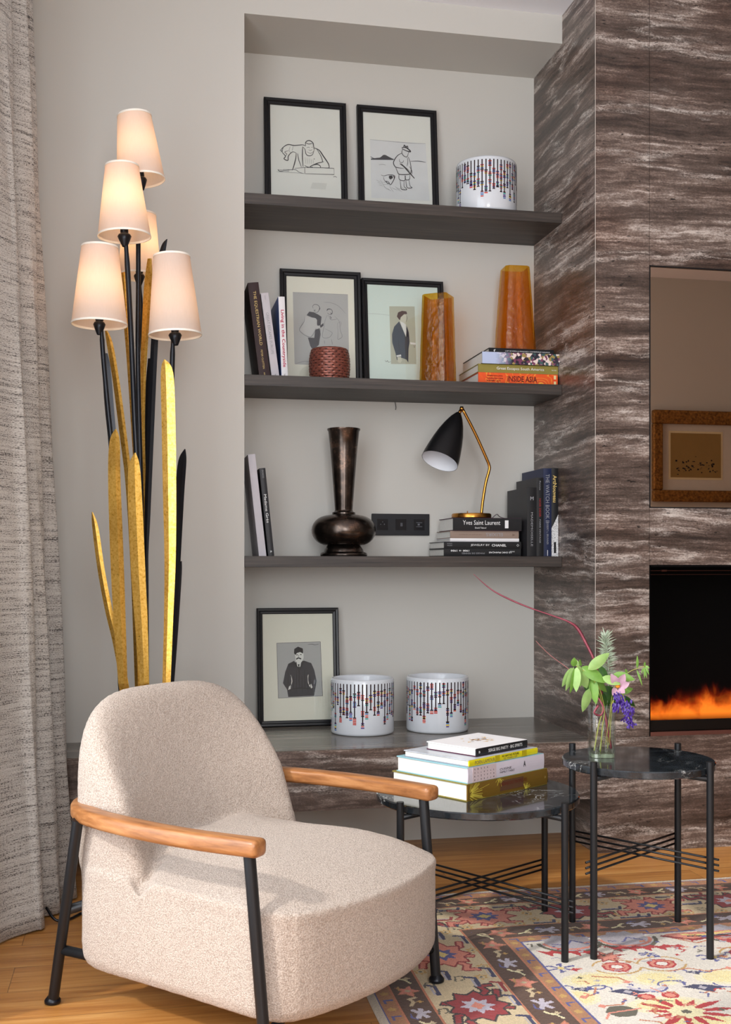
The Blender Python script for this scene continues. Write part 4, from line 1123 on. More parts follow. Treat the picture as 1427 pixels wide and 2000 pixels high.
b = book('thin bright yellow book third in the low-table stack', (.8525, 2.864, TZ + .0888), rot_book('lie', rz=R(33.5)), .300, .235, .0185, plain('grey_blue_cover', rgb(140, 146, 156), .35), K_yellow, group=G5,
     texts=[('PORN LAMOUR', .065, .009, .010, .085, T_brown), ('NO GAY? NO FUTURE', .175, .0128, .006, .075, T_black, False, 1), ('25 YEARS OF', .175, .0055, .005, .06, T_brown)], top=plain('grey_photo_cover', rgb(176, 180, 188), .3, var=.4, scale=25))
block(b, 'spine_patch', plain('mustard_patch', rgb(178, 162, 20), .5), .108, .128, .001, .0175)
block(b, 'spine_patch', plain('mustard_patch', rgb(178, 162, 20), .5), .226, .248, .001, .0175)
b = book('white book with black spine and a sketched cover on top of the low-table stack', (.885, 2.906, TZ + .1077), rot_book('lie', rz=R(33.5)), .225, .178, .0225, M_white, K_black, group=G5,
     texts=[('SERGE BIG PARTY · BIG SPIRITS', .125, .012, .0085, .15, T_white), ('B', .012, .012, .006, .006, T_white)], bottom=K_plum)
m = MB()
for k in range(40):
    a = rr.uniform(0, 6.28); q = rr.uniform(.0, .045); x = .125 + q * 1.3 * math.cos(a); y = .10 + q * math.sin(a)
    s = rr.uniform(.003, .011); m.add([(x + s * math.cos(a + 2.1 * j) * rr.uniform(.6, 1.3), y + s * math.sin(a + 2.1 * j) * rr.uniform(.4, 1), .0227 + k * .000004) for j in range(3)], [(0, 1, 2)], rr.choice([0, 0, 1, 2]))
m.build('cover_drawing', [plain('ochre_wash', rgb(206, 170, 110), .6), plain('brown_wash', rgb(120, 84, 60), .6), plain('grey_wash', rgb(176, 170, 172), .6)], b)

# ------------------------------------------------------------------ framed pictures
def framed(label, xl, zb, yb, ylean, W, H, fw, paper, draw, group):
    """xl left edge, zb shelf height, yb foot depth, ylean how far back the top sits"""
    r = empty('picture_frame', (xl, yb, zb + .0005)); r.rotation_euler = (-math.asin(ylean / H), 0, 0)
    tag(r, label, 'picture', group)
    m = MB(); d = .018
    def side(P0, P1, inn0, inn1):      # mitred moulding with a stepped profile
        m.add([P0, P1, inn1, inn0], [(0, 1, 2, 3)])
    o_ = [(0, 0), (W, 0), (W, H), (0, H)]; 
    def inset(k): return [(k, k), (W - k, k), (W - k, H - k), (k, H - k)]
    levels = [(0, 0.0), (0, -d), (.003, -d - .002), (fw * .45, -d - .001), (fw * .6, -d + .003), (fw - .002, -d + .004), (fw, -d + .006), (fw, -.002)]
    rings = [[(x, y, z) for x, z in inset(k)] for k, y in levels]
    m.rings(rings, cap=False)
    m.box(0.002, W - .002, -.002, 0, .002, H - .002)
    fo = m.build('frame', M_frame, r)
    MB().box(fw - .003, W - fw + .003, -.0075, -.004, fw - .003, H - fw + .003).build('mount', paper, r)
    draw(r, W, H)
    MB().box(fw - .001, W - fw + .001, -.0122, -.0108, fw - .001, H - fw + .001).build('glass', M_glass_picture, r)
    return r
class Art:
    """flat drawing on the mount: filled shapes and pen strokes, one mesh"""
    def __init__(s, px, py, scale, slope, H): s.m = MB(); s.px, s.py, s.sc, s.sl, s.H = px, py, scale, slope, H; s.y = -.0078
    def p(s, q): return ((q[0] - s.px) * s.sc, s.H - (q[1] - s.py - (q[0] - s.px) * s.sl) * s.sc)
    def fill(s, pts, mi):
        s.y -= .00003; P = [s.p(q) for q in pts]
        bm = bmesh.new(); vs = [bm.verts.new((x, s.y, z)) for x, z in P]; bm.faces.new(vs); bmesh.ops.triangulate(bm, faces=bm.faces[:]); bm.verts.index_update()
        s.m.add([v.co[:] for v in bm.verts], [tuple(v.index for v in f.verts) for f in bm.faces], mi); bm.free()
    def rect(s, x0, y0, x1, y1, mi): s.fill([(x0, y0), (x1, y0 + (x1 - x0) * s.sl), (x1, y1 + (x1 - x0) * s.sl), (x0, y1)], mi)
    def pen(s, pts, w=2.2, mi=0, sm=4):
        w = w * 1.35
        s.y -= .000005; P = [s.p(q) for q in (smooth_path(pts, sm) if sm else pts)]; w = w * s.sc / 2; L = []; n = len(P)
        for i in range(n):
            a = P[max(i - 1, 0)]; b = P[min(i + 1, n - 1)]; dx, dz = b[0] - a[0], b[1] - a[1]; l = math.hypot(dx, dz) or 1
            k = w * (.45 + .55 * math.sin(PI * (i + .5) / n))
            L.append(((P[i][0] - dz / l * k, s.y, P[i][1] + dx / l * k), (P[i][0] + dz / l * k, s.y, P[i][1] - dx / l * k)))
        s.m.add([v for q in L for v in q], [(2 * i, 2 * i + 1, 2 * i + 3, 2 * i + 2) for i in range(n - 1)], mi)
    def done(s, r, mats): s.m.build('drawing', mats, r, recalc=False)
INKS = [M_ink, M_inkgrey, M_inksoft, M_printgrey, M_paperwhite, M_inknavy, M_inkbrown, M_printbeige]
def draw1(r, W, H):
    a = Art(55, 38, W / 590, .085, H)
    a.pen([(170, 430), (190, 405), (225, 385), (270, 392), (330, 388), (350, 398)], 5); a.pen([(190, 408), (183, 440), (205, 470), (195, 490), (222, 502), (226, 470), (255, 440), (282, 448)], 5)
    a.pen([(205, 470), (215, 455), (200, 440), (228, 430)], 3); a.pen([(166, 425), (180, 432), (172, 440)], 3); a.pen([(240, 400), (232, 430), (244, 445)], 2, 2); a.pen([(262, 395), (254, 430)], 2, 2)
    a.pen([(282, 448), (278, 490), (262, 550), (252, 575)], 5); a.pen([(292, 450), (300, 500), (318, 552)], 4); a.pen([(330, 400), (326, 470), (330, 550)], 5)
    a.pen([(350, 395), (352, 368), (376, 356), (402, 372), (408, 400), (412, 425)], 5); a.pen([(330, 405), (345, 420), (352, 455), (372, 470), (398, 462), (412, 425)], 4)
    a.pen([(352, 372), (372, 382), (400, 378)], 4); a.pen([(356, 410), (372, 405), (380, 412)], 2, 1); a.pen([(392, 408), (402, 404)], 2, 1); a.pen([(370, 425), (384, 430), (398, 424)], 2, 1); a.pen([(360, 440), (385, 452), (406, 438)], 2, 1)
    a.pen([(412, 412), (448, 430), (478, 475), (512, 530), (518, 562)], 6); a.pen([(430, 420), (458, 470), (470, 512), (455, 522)], 4); a.pen([(480, 515), (440, 524), (410, 535), (378, 550)], 5); a.pen([(380, 552), (400, 540), (430, 534), (452, 545), (455, 560)], 5)
    a.pen([(340, 540), (360, 552), (382, 556), (400, 552)], 4); a.pen([(408, 490), (412, 494), (408, 497)], 3); a.pen([(470, 560), (500, 562), (518, 560)], 4)
    a.pen([(270, 562), (340, 556), (470, 560), (552, 566), (552, 612), (430, 606), (344, 602)], 3.5, 0, 0); a.pen([(342, 556), (342, 602)], 3, 0, 0); a.pen([(150, 568), (200, 575), (270, 570), (300, 590), (338, 602)], 3, 1); a.pen([(140, 585), (220, 590), (330, 600)], 2, 2)
    a.pen([(150, 568), (160, 580), (190, 582)], 4); a.pen([(190, 568), (230, 570), (228, 582), (190, 580), (190, 568)], 2, 1, 0); a.pen([(545, 630), (560, 626), (572, 634)], 3)
    a.rect(395, 655, 510, 700, 4) if False else None
    a.fill([(395, 668), (500, 676), (488, 722), (380, 712)], 8)
    for k in range(5): a.pen([(345 + k * 14, 480 + k * 4), (350 + k * 14, 530)], 1.3, 2)
    a.done(r, INKS + [plain('faint_wash', rgb(204, 204, 198), .8)])
def draw2(r, W, H):
    a = Art(740, 95, W / 574, .085, H)
    a.fill([(832, 345), (1232, 378), (1250, 800), (832, 770)], 8)
    a.pen([(832, 345), (1100, 372), (1232, 378)], 2, 2); a.pen([(832, 470), (860, 485), (900, 482), (930, 462), (960, 475), (990, 490), (1000, 492)], 6, 1); a.fill([(835, 484), (900, 478), (935, 464), (962, 478), (996, 488), (996, 497), (835, 493)], 1)
    a.pen([(1120, 508), (1180, 508), (1230, 517)], 4, 1)
    a.pen([(1058, 408), (1075, 404), (1095, 410), (1118, 430), (1118, 438), (1090, 430), (1060, 414)], 7); a.pen([(1072, 404), (1078, 388), (1088, 402), (1100, 396), (1104, 412)], 6)
    a.pen([(1064, 420), (1058, 445), (1072, 468), (1095, 474), (1108, 440)], 4); a.pen([(1058, 448), (1030, 462), (1006, 492), (996, 520), (1010, 548), (1040, 556), (1070, 560)], 5)
    a.pen([(1010, 548), (1022, 580), (1032, 600), (1060, 605), (1110, 602), (1122, 580), (1118, 520), (1104, 476)], 5); a.pen([(1040, 490), (1042, 512), (1062, 516), (1070, 500)], 3); a.pen([(1096, 478), (1100, 512), (1092, 545)], 3)
    a.pen([(1042, 524), (1070, 545), (1108, 590), (1145, 634)], 7, 0, 0); a.pen([(1052, 524), (1090, 560), (1112, 582)], 3, 0, 0); a.pen([(1110, 545), (1128, 580), (1126, 605)], 3)
    a.pen([(1034, 600), (1036, 640), (1074, 648), (1076, 612)], 4); a.pen([(1080, 612), (1082, 642), (1108, 640), (1112, 606)], 4)
    a.pen([(1040, 645), (1044, 680), (1050, 712), (1086, 716), (1080, 704), (1068, 690), (1070, 650)], 4); a.pen([(1082, 644), (1084, 672), (1092, 702), (1126, 702), (1112, 688), (1104, 644)], 4)
    a.pen([(905, 605), (925, 612), (952, 606), (985, 606), (1003, 616), (996, 640), (985, 660), (970, 678), (955, 655), (930, 648), (922, 620)], 4); a.fill([(962, 612), (984, 610), (990, 628), (972, 640), (960, 628)], 0); a.pen([(930, 648), (940, 655), (952, 668), (965, 664)], 5); a.pen([(990, 612), (1000, 625), (996, 636)], 5)
    for k in range(10): a.pen([(925 + k * 13, 690 + (k % 3) * 8), (945 + k * 15, 712 + (k % 4) * 6)], 1.6, 2)
    for k in range(7): a.pen([(870 + 9 * k, 640 + 18 * (k % 3)), (900 + 12 * k, 660 + 14 * (k % 4))], 1.2, 2)
    a.pen([(890, 530), (920, 528), (940, 534)], 2, 2)
    a.done(r, INKS + [plain('pale_grey_wash', rgb(208, 209, 210), .8)])
def draw3(r, W, H):
    a = Art(430, 25, W / 895, .055, H)
    a.fill([(572, 285), (1182, 315), (1182, 1130), (580, 1090)], 3)
    a.fill([(720, 545), (750, 505), (800, 512), (850, 540), (885, 565), (872, 660), (838, 665), (835, 580), (780, 572)], 1); a.fill([(730, 795), (800, 800), (812, 710), (860, 690), (872, 760), (850, 770), (850, 880), (800, 920), (785, 940), (755, 890)], 1)
    a.fill([(865, 665), (905, 635), (905, 665), (872, 690)], 1)
    a.fill([(700, 555), (820, 580), (835, 600), (832, 665), (760, 790), (640, 715), (670, 660)], 9)
    a.pen([(700, 555), (690, 620), (640, 715), (760, 790), (835, 665)], 3, 1); a.pen([(795, 470), (788, 445), (810, 425), (845, 432), (865, 460), (852, 500), (830, 515), (800, 500)], 4, 1); a.pen([(800, 488), (812, 492), (818, 486)], 5, 0); a.pen([(860, 450), (868, 470), (858, 490)], 5, 1)
    a.fill([(815, 655), (850, 665), (868, 690), (840, 700), (815, 690)], 9)
    a.pen([(945, 500), (950, 480), (975, 475), (1000, 490), (1005, 520), (990, 540), (965, 535), (950, 520)], 4, 1); a.pen([(945, 495), (960, 478), (985, 480)], 7, 1); a.pen([(985, 520), (995, 530), (1005, 522)], 6, 1)
    a.pen([(950, 545), (925, 600), (910, 680), (890, 790), (960, 800), (1000, 750), (960, 720), (920, 700)], 3, 2); a.pen([(1030, 560), (1080, 620), (1090, 720), (1110, 790), (1060, 820), (1065, 760), (1060, 640)], 3, 2); a.pen([(960, 545), (990, 600), (1060, 590)], 3, 2); a.pen([(975, 560), (990, 575), (985, 590)], 5, 1)
    a.pen([(910, 400), (1000, 410), (1080, 450), (1150, 530)], 2.4, 2); a.pen([(910, 830), (915, 870)], 3, 2); a.pen([(990, 820), (1000, 880)], 3, 2); a.pen([(870, 700), (860, 800), (850, 880)], 3, 2); a.pen([(800, 880), (795, 905), (825, 900), (830, 880)], 4, 1)
    a.pen([(572, 285), (1182, 315)], 2, 2, 0); a.pen([(590, 1085), (700, 1060), (790, 1090)], 3, 2); a.pen([(1060, 640), (1100, 625), (1095, 680)], 2, 2)
    a.done(r, INKS + [plain('shirt_grey', rgb(182, 182, 180), .8)])
def draw4(r, W, H):
    a = Art(150, 140, W / 960, .045, H)
    a.fill([(470, 468), (768, 470), (766, 1155), (470, 1150)], 7)
    a.fill([(555, 590), (572, 540), (620, 522), (670, 530), (678, 560), (640, 565), (612, 600), (600, 640), (580, 625)], 6)
    a.fill([(600, 600), (650, 555), (668, 575), (666, 610), (660, 650), (655, 690), (610, 670), (590, 640)], 8)
    a.fill([(590, 645), (630, 665), (662, 690), (680, 840), (655, 830), (600, 680)], 9)
    a.fill([(580, 648), (520, 710), (492, 800), (492, 900), (525, 1020), (540, 1105), (600, 1080), (650, 1100), (672, 1135), (668, 1040), (690, 920), (695, 890), (690, 780), (668, 700), (682, 840), (655, 835), (598, 690)], 5)
    a.fill([(535, 1050), (590, 1040), (592, 1062), (540, 1068)], 9); a.fill([(545, 1070), (590, 1070), (600, 1110), (580, 1142), (550, 1130)], 8)
    a.pen([(572, 860), (568, 950), (585, 1040)], 3, 0); a.pen([(640, 560), (660, 562)], 4, 6); a.pen([(668, 575), (675, 610), (662, 655)], 3, 6); a.fill([(700, 895), (766, 905), (766, 925), (705, 920)], 9); a.pen([(740, 930), (750, 960), (760, 925)], 3, 2)
    a.pen([(660, 690), (665, 760), (688, 850)], 3, 0)
    a.pen([(400, 1105), (415, 1125), (430, 1110), (440, 1130), (468, 1122)], 3.5, 1); a.pen([(210, 555), (330, 560), (470, 575)], 1.5, 2)
    a.done(r, INKS + [plain('skin_grey', rgb(196, 196, 178), .8), plain('shirt_white', rgb(216, 218, 214), .8)])
def draw5(r, W, H):
    a = Art(30, 52, W / 516, -.0, H)
    a.fill([(154, 270), (430, 265), (438, 604), (160, 612)], 3); a.pen([(154, 270), (430, 265), (438, 604), (160, 612), (154, 270)], 2.5, 1, 0)
    a.fill([(262, 382), (225, 400), (205, 450), (190, 520), (215, 560), (222, 606), (385, 602), (380, 560), (402, 510), (388, 440), (370, 398), (325, 382), (290, 430)], 1)
    a.fill([(268, 340), (290, 325), (322, 330), (322, 365), (310, 390), (290, 398), (272, 385)], 4); a.fill([(262, 335), (264, 308), (288, 294), (318, 306), (320, 338), (300, 328), (280, 334), (272, 346)], 0)
    a.fill([(274, 368), (290, 360), (308, 368), (306, 375), (290, 368), (276, 376)], 0); a.pen([(276, 346), (286, 344)], 4, 0); a.pen([(300, 344), (310, 344)], 4, 0); a.pen([(292, 346), (290, 358)], 2.4, 1)
    a.fill([(276, 384), (290, 398), (308, 384), (300, 420), (282, 420)], 4); a.fill([(284, 404), (296, 404), (292, 428)], 0)
    a.fill([(228, 540), (242, 535), (240, 555), (222, 562)], 4); a.fill([(352, 535), (368, 528), (376, 550), (366, 556)], 4)
    a.pen([(240, 470), (246, 510), (236, 540)], 4, 4); a.pen([(350, 470), (346, 500), (352, 530)], 4, 4)
    for k in range(9): a.pen([(225 + k * 17, 440 + (k % 3) * 20), (220 + k * 18, 560 + (k % 2) * 20)], 2.2, 0)
    a.pen([(262, 384), (275, 410), (292, 440), (290, 520)], 3, 0); a.pen([(325, 384), (308, 415), (296, 440)], 3, 0); a.pen([(240, 560), (300, 552), (370, 560)], 3, 0)
    a.pen([(350, 282), (375, 280), (395, 284), (420, 280)], 2, 1)
    a.done(r, INKS)
GF = 'black framed drawings in the alcove'
framed('black framed sketch of a seated bearded figure and a donkey, left on the top shelf', .474, S1, 4.338, .05, .324, .472, .0245, M_paperwhite, draw1, GF)
framed('black framed sketch of a standing hunter with a small dog, right on the top shelf', .842, S1, 4.338, .05, .324, .472, .0245, M_paperwhite, draw2, GF)
framed('black framed drawing of two men in coats, behind the woven pot', .536, S2, 4.335, .05, .320, .465, .0260, M_paper, draw3, GF)
framed('black framed pale green picture of a man in a dark coat, behind the amber vase', .858, S2, 4.315, .06, .332, .443, .0225, M_papergreen, draw4, GF)
framed('black framed print of a man with moustache standing on the stone bench', .445, .4, 4.325, .05, .320, .456, .0225, M_paper, draw5, GF)

# ------------------------------------------------------------------ patterned pots
def pot(label, loc, seed, group):
    r = empty('patterned_pot', loc); tag(r, label, 'pot', group)
    R0, Hh = .1175, .204; m = MB()
    m.lathe([(0, 0), (R0 - .008, 0), (R0 - .002, .003), (R0, .010), (R0, Hh - .006), (R0 - .003, Hh), (R0 - .008, Hh), (R0 - .012, Hh - .008), (R0 - .012, .012), (0, .012)], 96)
    m.build('pot_body', M_glazed, r, smooth=True)
    g = MB(); rr = random.Random(seed); n = 50; Rr = R0 + .0004
    def quad(a, hw, z0, z1, mi):
        w = hw / Rr; g.add([(Rr * math.cos(q), Rr * math.sin(q), z) for q, z in ((a - w, z0), (a, z0), (a + w, z0), (a + w, z1), (a, z1), (a - w, z1))], [(0, 1, 4, 5), (1, 2, 3, 4)], mi)
    zt = Hh - .014
    cols = [1, 2, 3, 4, 5, 6]
    for k in range(n):
        a = 2 * PI * k / n; zb = rr.choice([.045, .058, .07, .08, .09, .10, .115])
        quad(a, .0023, zb, zt, 0)
        z = zt - rr.uniform(.0, .05)
        while z > zb - .006:
            for j in range(rr.choice([3, 4, 5])):
                quad(a, rr.choice([.0064, .0056]), z - .0050, z - .0008, rr.choice(cols) if (j % 3) else rr.choice([0, 1, 5])); z -= .0058
            z -= rr.choice([.012, .02, .035, .045])
        quad(a, .0052, zb - .004, zb, 0)
    g.build('painted_pattern', [plain('pattern_black', rgb(44, 28, 34), .2), plain('pattern_red', rgb(196, 62, 50), .2), plain('pattern_yellow', rgb(220, 190, 50), .2), plain('pattern_teal', rgb(60, 160, 148), .2),
        plain('pattern_coral', rgb(222, 120, 100), .2), plain('pattern_purple', rgb(84, 56, 130), .2), plain('pattern_blue', rgb(80, 120, 176), .2)], r, recalc=True)
GP = 'white pots with bead pattern'
pot('white bead-patterned pot on the stone bench next to the framed print', (.815, 4.122, .4004), 1, GP)
pot('white bead-patterned pot on the stone bench, the right one near the stone wall', (1.105, 4.128, .4004), 2, GP)
pot('white bead-patterned pot alone at the right end of the top shelf', (1.322, 4.205, S1 + .0004), 4, GP)

# woven pot
def woven_pot():
    r = empty('woven_pot', (.702, 4.19, S2 + .0004)); tag(r, 'small round copper-red woven candle pot in front of the framed drawing', 'pot')
    m = MB(); rings = []; seg = 160; nz = 120; Hh = .122
    for i in range(nz + 1):
        f = i / nz; z = f * Hh; R0 = .064 + .0125 * math.sin(PI * min(max(f * .96 + .04, 0), 1)) ** .5 * 1.0
        row = int(f * 12)
        lf = f * 12 - row
        ring = []
        for k in range(seg):
            a = 2 * PI * k / seg; w = .0024 * abs(math.sin(PI * lf)) ** .6 * (.35 + .65 * abs(math.sin(a * 10 + (PI / 2) * (row % 2)))) 
            ring.append(((R0 + w) * math.cos(a), (R0 + w) * math.sin(a), z))
        rings.append(ring)
    rings += [[(.060 * math.cos(2 * PI * k / seg), .060 * math.sin(2 * PI * k / seg), z) for k in range(seg)] for z in (Hh, .01)]
    m.rings(rings)
    for i in range(nz):
        f = (i + .5) / nz; row = int(f * 12 + .5); d = abs(f * 12 - row)
        for k in range(seg):
            a = 2 * PI * (k + .5) / seg; q = abs(math.sin(a * 9 + (PI / 2) * (row % 2)))
            if d < .24 * (1 - q / .62): m.mi[i * seg + k] = 1
    t = NT('copper_woven'); co = t.coord(); g = t.new('ShaderNodeSeparateXYZ'); t.put(g.inputs[0], co)
    rad = t.math('SQRT', t.math('ADD', t.math('MULTIPLY', g.outputs[0], g.outputs[0]), t.math('MULTIPLY', g.outputs[1], g.outputs[1])))
    n = t.noise(t.mapping(co, (60, 60, 500)), 1.0, 3)
    c = t.ramp(n, [(0.3, rgb(84, 44, 38)), (0.7, rgb(160, 94, 78))])
    m.build('woven_body', [t.done(t.pbr(c, 0.3, 0.35)), plain('weave_gap', rgb(34, 18, 20), .5)], r, smooth=True)
    MB().lathe([(0, .105), (.0595, .105), (.0595, .109), (0, .109)], 40).build('wax', plain('candle_wax', rgb(210, 190, 170), .6), r)
woven_pot()

# ------------------------------------------------------------------ amber glass vases
def amber_vase(label, loc, rz, w0, w1, Hh, cham, seed):
    r = empty('amber_vase', loc, rz); tag(r, label, 'vase', 'amber glass vases')
    rr = random.Random(seed); m = MB(); n = 14
    def ring(w, z, wob=0.0):
        c = w * cham; h = w / 2
        P = [(-h + c, -h), (h - c, -h), (h, -h + c), (h, h - c), (h - c, h), (-h + c, h), (-h, h - c), (-h, -h + c)]
        Q = []
        for i in range(8):
            a = P[i]; b = P[(i + 1) % 8]
            for k in range(4): Q.append((a[0] + (b[0] - a[0]) * k / 4, a[1] + (b[1] - a[1]) * k / 4, z))
        return Q
    out = [];
    for i in range(n + 1):
        f = i / n; w = w0 + (w1 - w0) * f; 
        out.append([(x * (1 + rr.uniform(-.012, .012)), y * (1 + rr.uniform(-.012, .012)), z) for x, y, z in ring(w, f * Hh)])
    out.append([(x * .97, y * .97, Hh + .002) for x, y, z in ring(w1, Hh)])
    inn = []
    for i in range(n, -1, -1):
        f = i / n; inn.append(ring(w0 + (w1 - w0) * f - .012, .012 + f * (Hh - .012)))
    m.rings(out + inn); m.build('vase_body', M_amber, r, smooth=False, auto=50)
amber_vase('shorter amber glass vase standing on the middle shelf with an edge turned forward', (1.128, 4.205, S2 + .0004), R(-35), .118, .100, .345, .10, 1)
amber_vase('taller amber glass vase standing on top of the stacked books', (1.452, 4.245, S2 + .1430), R(-3), .142, .098, .335, .13, 2)

# ------------------------------------------------------------------ bronze vase
r = empty('bronze_vase', (.762, 4.22, S3 + .0004)); tag(r, 'dark bronze vase with flared tall neck and squat round body on the lowest shelf', 'vase')
m = MB(); prof = [(0, 0), (.088, 0), (.090, .006), (.088, .012), (.076, .017), (.074, .026), (.066, .036), (.060, .046)]
for k in range(13):
    a = -PI / 2 * .78 + (PI / 2 * .78 + PI / 2 * .84) * k / 12; prof.append((.052 + .0705 * math.cos(a) ** .9 if math.cos(a) > 0 else .052, .098 + .058 * math.sin(a)))
prof += [(.048, .158), (.044, .160), (.044, .166), (.036, .170), (.034, .176), (.034, .178), (.0355, .20), (.043, .30), (.052, .41), (.059, .474), (.063, .480), (.063, .484), (.059, .485), (.055, .478), (.040, .33), (.030, .2), (0, .19)]
m.lathe(prof, 72); o = m.build('vase_body', M_bronze, r, smooth=True); sharp_by_angle(o.data, 50)

# ------------------------------------------------------------------ desk lamp
def desk_lamp():
    r = empty('desk_lamp', (1.262, 4.205, LAMPZ)); tag(r, 'brass desk lamp with a black cone shade standing on the stacked books', 'desk lamp')
    m = MB(); m.lathe([(0, 0), (.073, 0), (.077, .003), (.077, .015), (.074, .019), (0, .020)], 64); o = m.build('base', M_brass, r, smooth=True); sharp_by_angle(o.data, 40)
    MB().tube([(-.022, -.02, .019), (-.022, -.02, .028)], .002, 8).build('switch', M_brass, r, smooth=True)
    P = smooth_path([(.040, 0, .018), (.046, 0, .07), (.058, 0, .14), (.070, -.002, .185), (.071, -.003, .205), (.058, -.006, .235), (.010, -.014, .33), (-.042, -.022, .420)], 5)
    MB().tube(P, .0058, 14).build('arm', M_brass, r, smooth=True)
    m = MB(); m.lathe([(0, -.009), (.006, -.008), (.0085, 0), (.006, .008), (0, .009)], 16, c=(-.046, -.023, .422)); m.tube([(-.048, -.024, .418), (-.060, -.028, .399)], .0065, 12); m.build('joint', M_brass, r, smooth=True)
    A = Vector((-.060, -.028, .402)); Bm = Vector((-.150, -.085, .212)); ax = (Bm - A).normalized(); Ls = (Bm - A).length
    q = Vector((0, 0, 1)).rotation_difference(ax).to_matrix()
    prof = [(.009, -.002), (.013, .004), (.024, .022), (.038, .055), (.050, .092), (.059, .130), (.0655, .165), (.070, .195), (.0715, Ls)]
    def mk(P, n=56): mm = MB(); mm.lathe(P, n); mm.v = [tuple(A + q @ Vector(v)) for v in mm.v]; return mm
    so = mk([(0, -.003)] + prof).build('lamp_shade', plain('satin_black_paint', rgb(20, 20, 22), .35), r, smooth=True)
    sharp_by_angle(so.data, 60)
    mm = mk([(0, .004)] + [(a - .0012, b if i < len(prof) - 1 else b - .0002) for i, (a, b) in enumerate(prof)])
    # remove the lids (first and last n-gon) so the shade stays open
    mm.f = mm.f[:-1]; mm.mi = mm.mi[:-1]
    so2 = mm.build('inner_shade', plain('white_enamel', rgb(232, 234, 240), .4), so, smooth=True)
    me = so.data; bm = bmesh.new(); bm.from_mesh(me)
    big = [f for f in bm.faces if len(f.verts) > 8 and (f.calc_center_median() - Bm).length < .02]
    bmesh.ops.delete(bm, geom=big, context='FACES'); bm.to_mesh(me); bm.free()
    P = smooth_path([(.076, .02, .006), (.10, .06, .004), (.135, .10, .022), (.165, .150, .014), (.21, .160, .002)], 5)
    MB().tube(P, .0018, 8).build('cable', plain('clear_grey_cable', rgb(120, 110, 116), .3), r, smooth=True)
desk_lamp()

# ------------------------------------------------------------------ flowers in the glass vase
VD = 3.087; VC = Vector((1.242, 2.905, .5004))
r = empty('glass_vase', VC, R(-11.3)); tag(r, 'square clear glass vase half filled with water on the tall marble table', 'vase')
def sqring(h, z, c=.2):
    P = []
    for k in range(32):
        q = 2 * PI * (k + .5) / 32; cc, ss = math.cos(q), math.sin(q); f = (abs(cc) ** 8 + abs(ss) ** 8) ** (-1 / 8); P.append((h * f * cc, h * f * ss, z))
    return P
m = MB(); hw = .0335; m.rings([sqring(hw - .002, 0), sqring(hw, .002), sqring(hw, .142), sqring(hw - .0015, .1435), sqring(hw - .003, .142), sqring(hw - .003, .012), sqring(hw - .006, .010)]); m.build('vase_body', M_clear, r, smooth=True)
MB().rings([sqring(hw - .0033, .0006), sqring(hw - .0033, .0105)]).build('vase_base', tinted_glass('thick_glass_base', (0.9, 0.96, 0.88, 1), 0.08, body=rgb(206, 222, 196), bodyfac=0.35), r)
m = MB(); m.rings([sqring(hw - .0033, .0115), sqring(hw - .0028, .062)]); m.build('water', M_water, r, smooth=False)

def V(u, v, dd=0.0): return world_point(u, v, VD + dd)
def leaf(name, base, tip, width, mat, parent, droop=.0, roll=0.0, n=9, fold=.25, into=None):
    base = Vector(base); tip = Vector(tip); ax = tip - base; L = ax.length; t = ax.normalized()
    view = Vector((math.sin(YAW), math.cos(YAW), 0)); side = t.cross(view); side = side.normalized() if side.length > 1e-4 else Vector((1, 0, 0))
    nrm = side.cross(t).normalized(); side2 = side * math.cos(roll) + nrm * math.sin(roll); nrm2 = side2.cross(t).normalized()
    rows = []; 
    for i in range(n + 1):
        f = i / n; w = width / 2 * (math.sin(PI * f ** .8) ** .85 + .03) * (1 if f < 1 else 0)
        c = base + ax * f + Vector((0, 0, -droop * L * (4 * f * (1 - f)) * -1)) - nrm2 * .06 * L * math.sin(PI * f)
        rows.append([c - side2 * w + nrm2 * fold * w * .6, c - side2 * w * .5 + nrm2 * fold * .25 * w, c, c + side2 * w * .5 + nrm2 * fold * .25 * w, c + side2 * w + nrm2 * fold * w * .6])
    m = into if into is not None else MB(); m.rings(rows, closed=False, cap=False)
    if into is None: return m.build(name, mat, parent, smooth=True)
def leafmat(name, a, b, tr=.3):
    t = NT(name); n = t.noise(t.coord(), 60, 4)
    c = t.mix(n, rgb(*a), rgb(*b)); p = t.pbr(c, .42)
    x = t.new('ShaderNodeBsdfTranslucent'); t.put(x.inputs['Color'], c)
    mx = t.new('ShaderNodeMixShader'); mx.inputs[0].default_value = tr; t.l.new(p, mx.inputs[1]); t.l.new(x.outputs[0], mx.inputs[2])
    return t.done(mx.outputs[0])
L_green = leafmat('fresh_leaf', (96, 144, 52), (138, 182, 84)); L_pale = leafmat('pale_leaf', (136, 180, 96), (178, 208, 132)); L_dark = leafmat('deep_leaf', (44, 84, 36), (74, 118, 50))
L_sage = leafmat('silvery_needles', (140, 158, 134), (192, 204, 184), .15); L_stem = leafmat('yellow_green_stem', (150, 156, 66), (186, 184, 96), .1); L_red = leafmat('crimson_stem', (104, 28, 44), (158, 78, 92), .1)
L_purple = leafmat('purple_petal', (44, 18, 104), (92, 54, 168), .2); L_pink = leafmat('pink_petal', (196, 148, 176), (222, 184, 204), .35)
def stem(name, pts, rad, mat, parent, off=Vector((0, 0, 0))):
    pp = smooth_path([tuple(Vector(p) - off) for p in pts], 6)
    return MB().tube(pp, [rad * (1 - .35 * i / len(pp)) for i in range(len(pp))], 8).build(name, mat, parent, smooth=True)
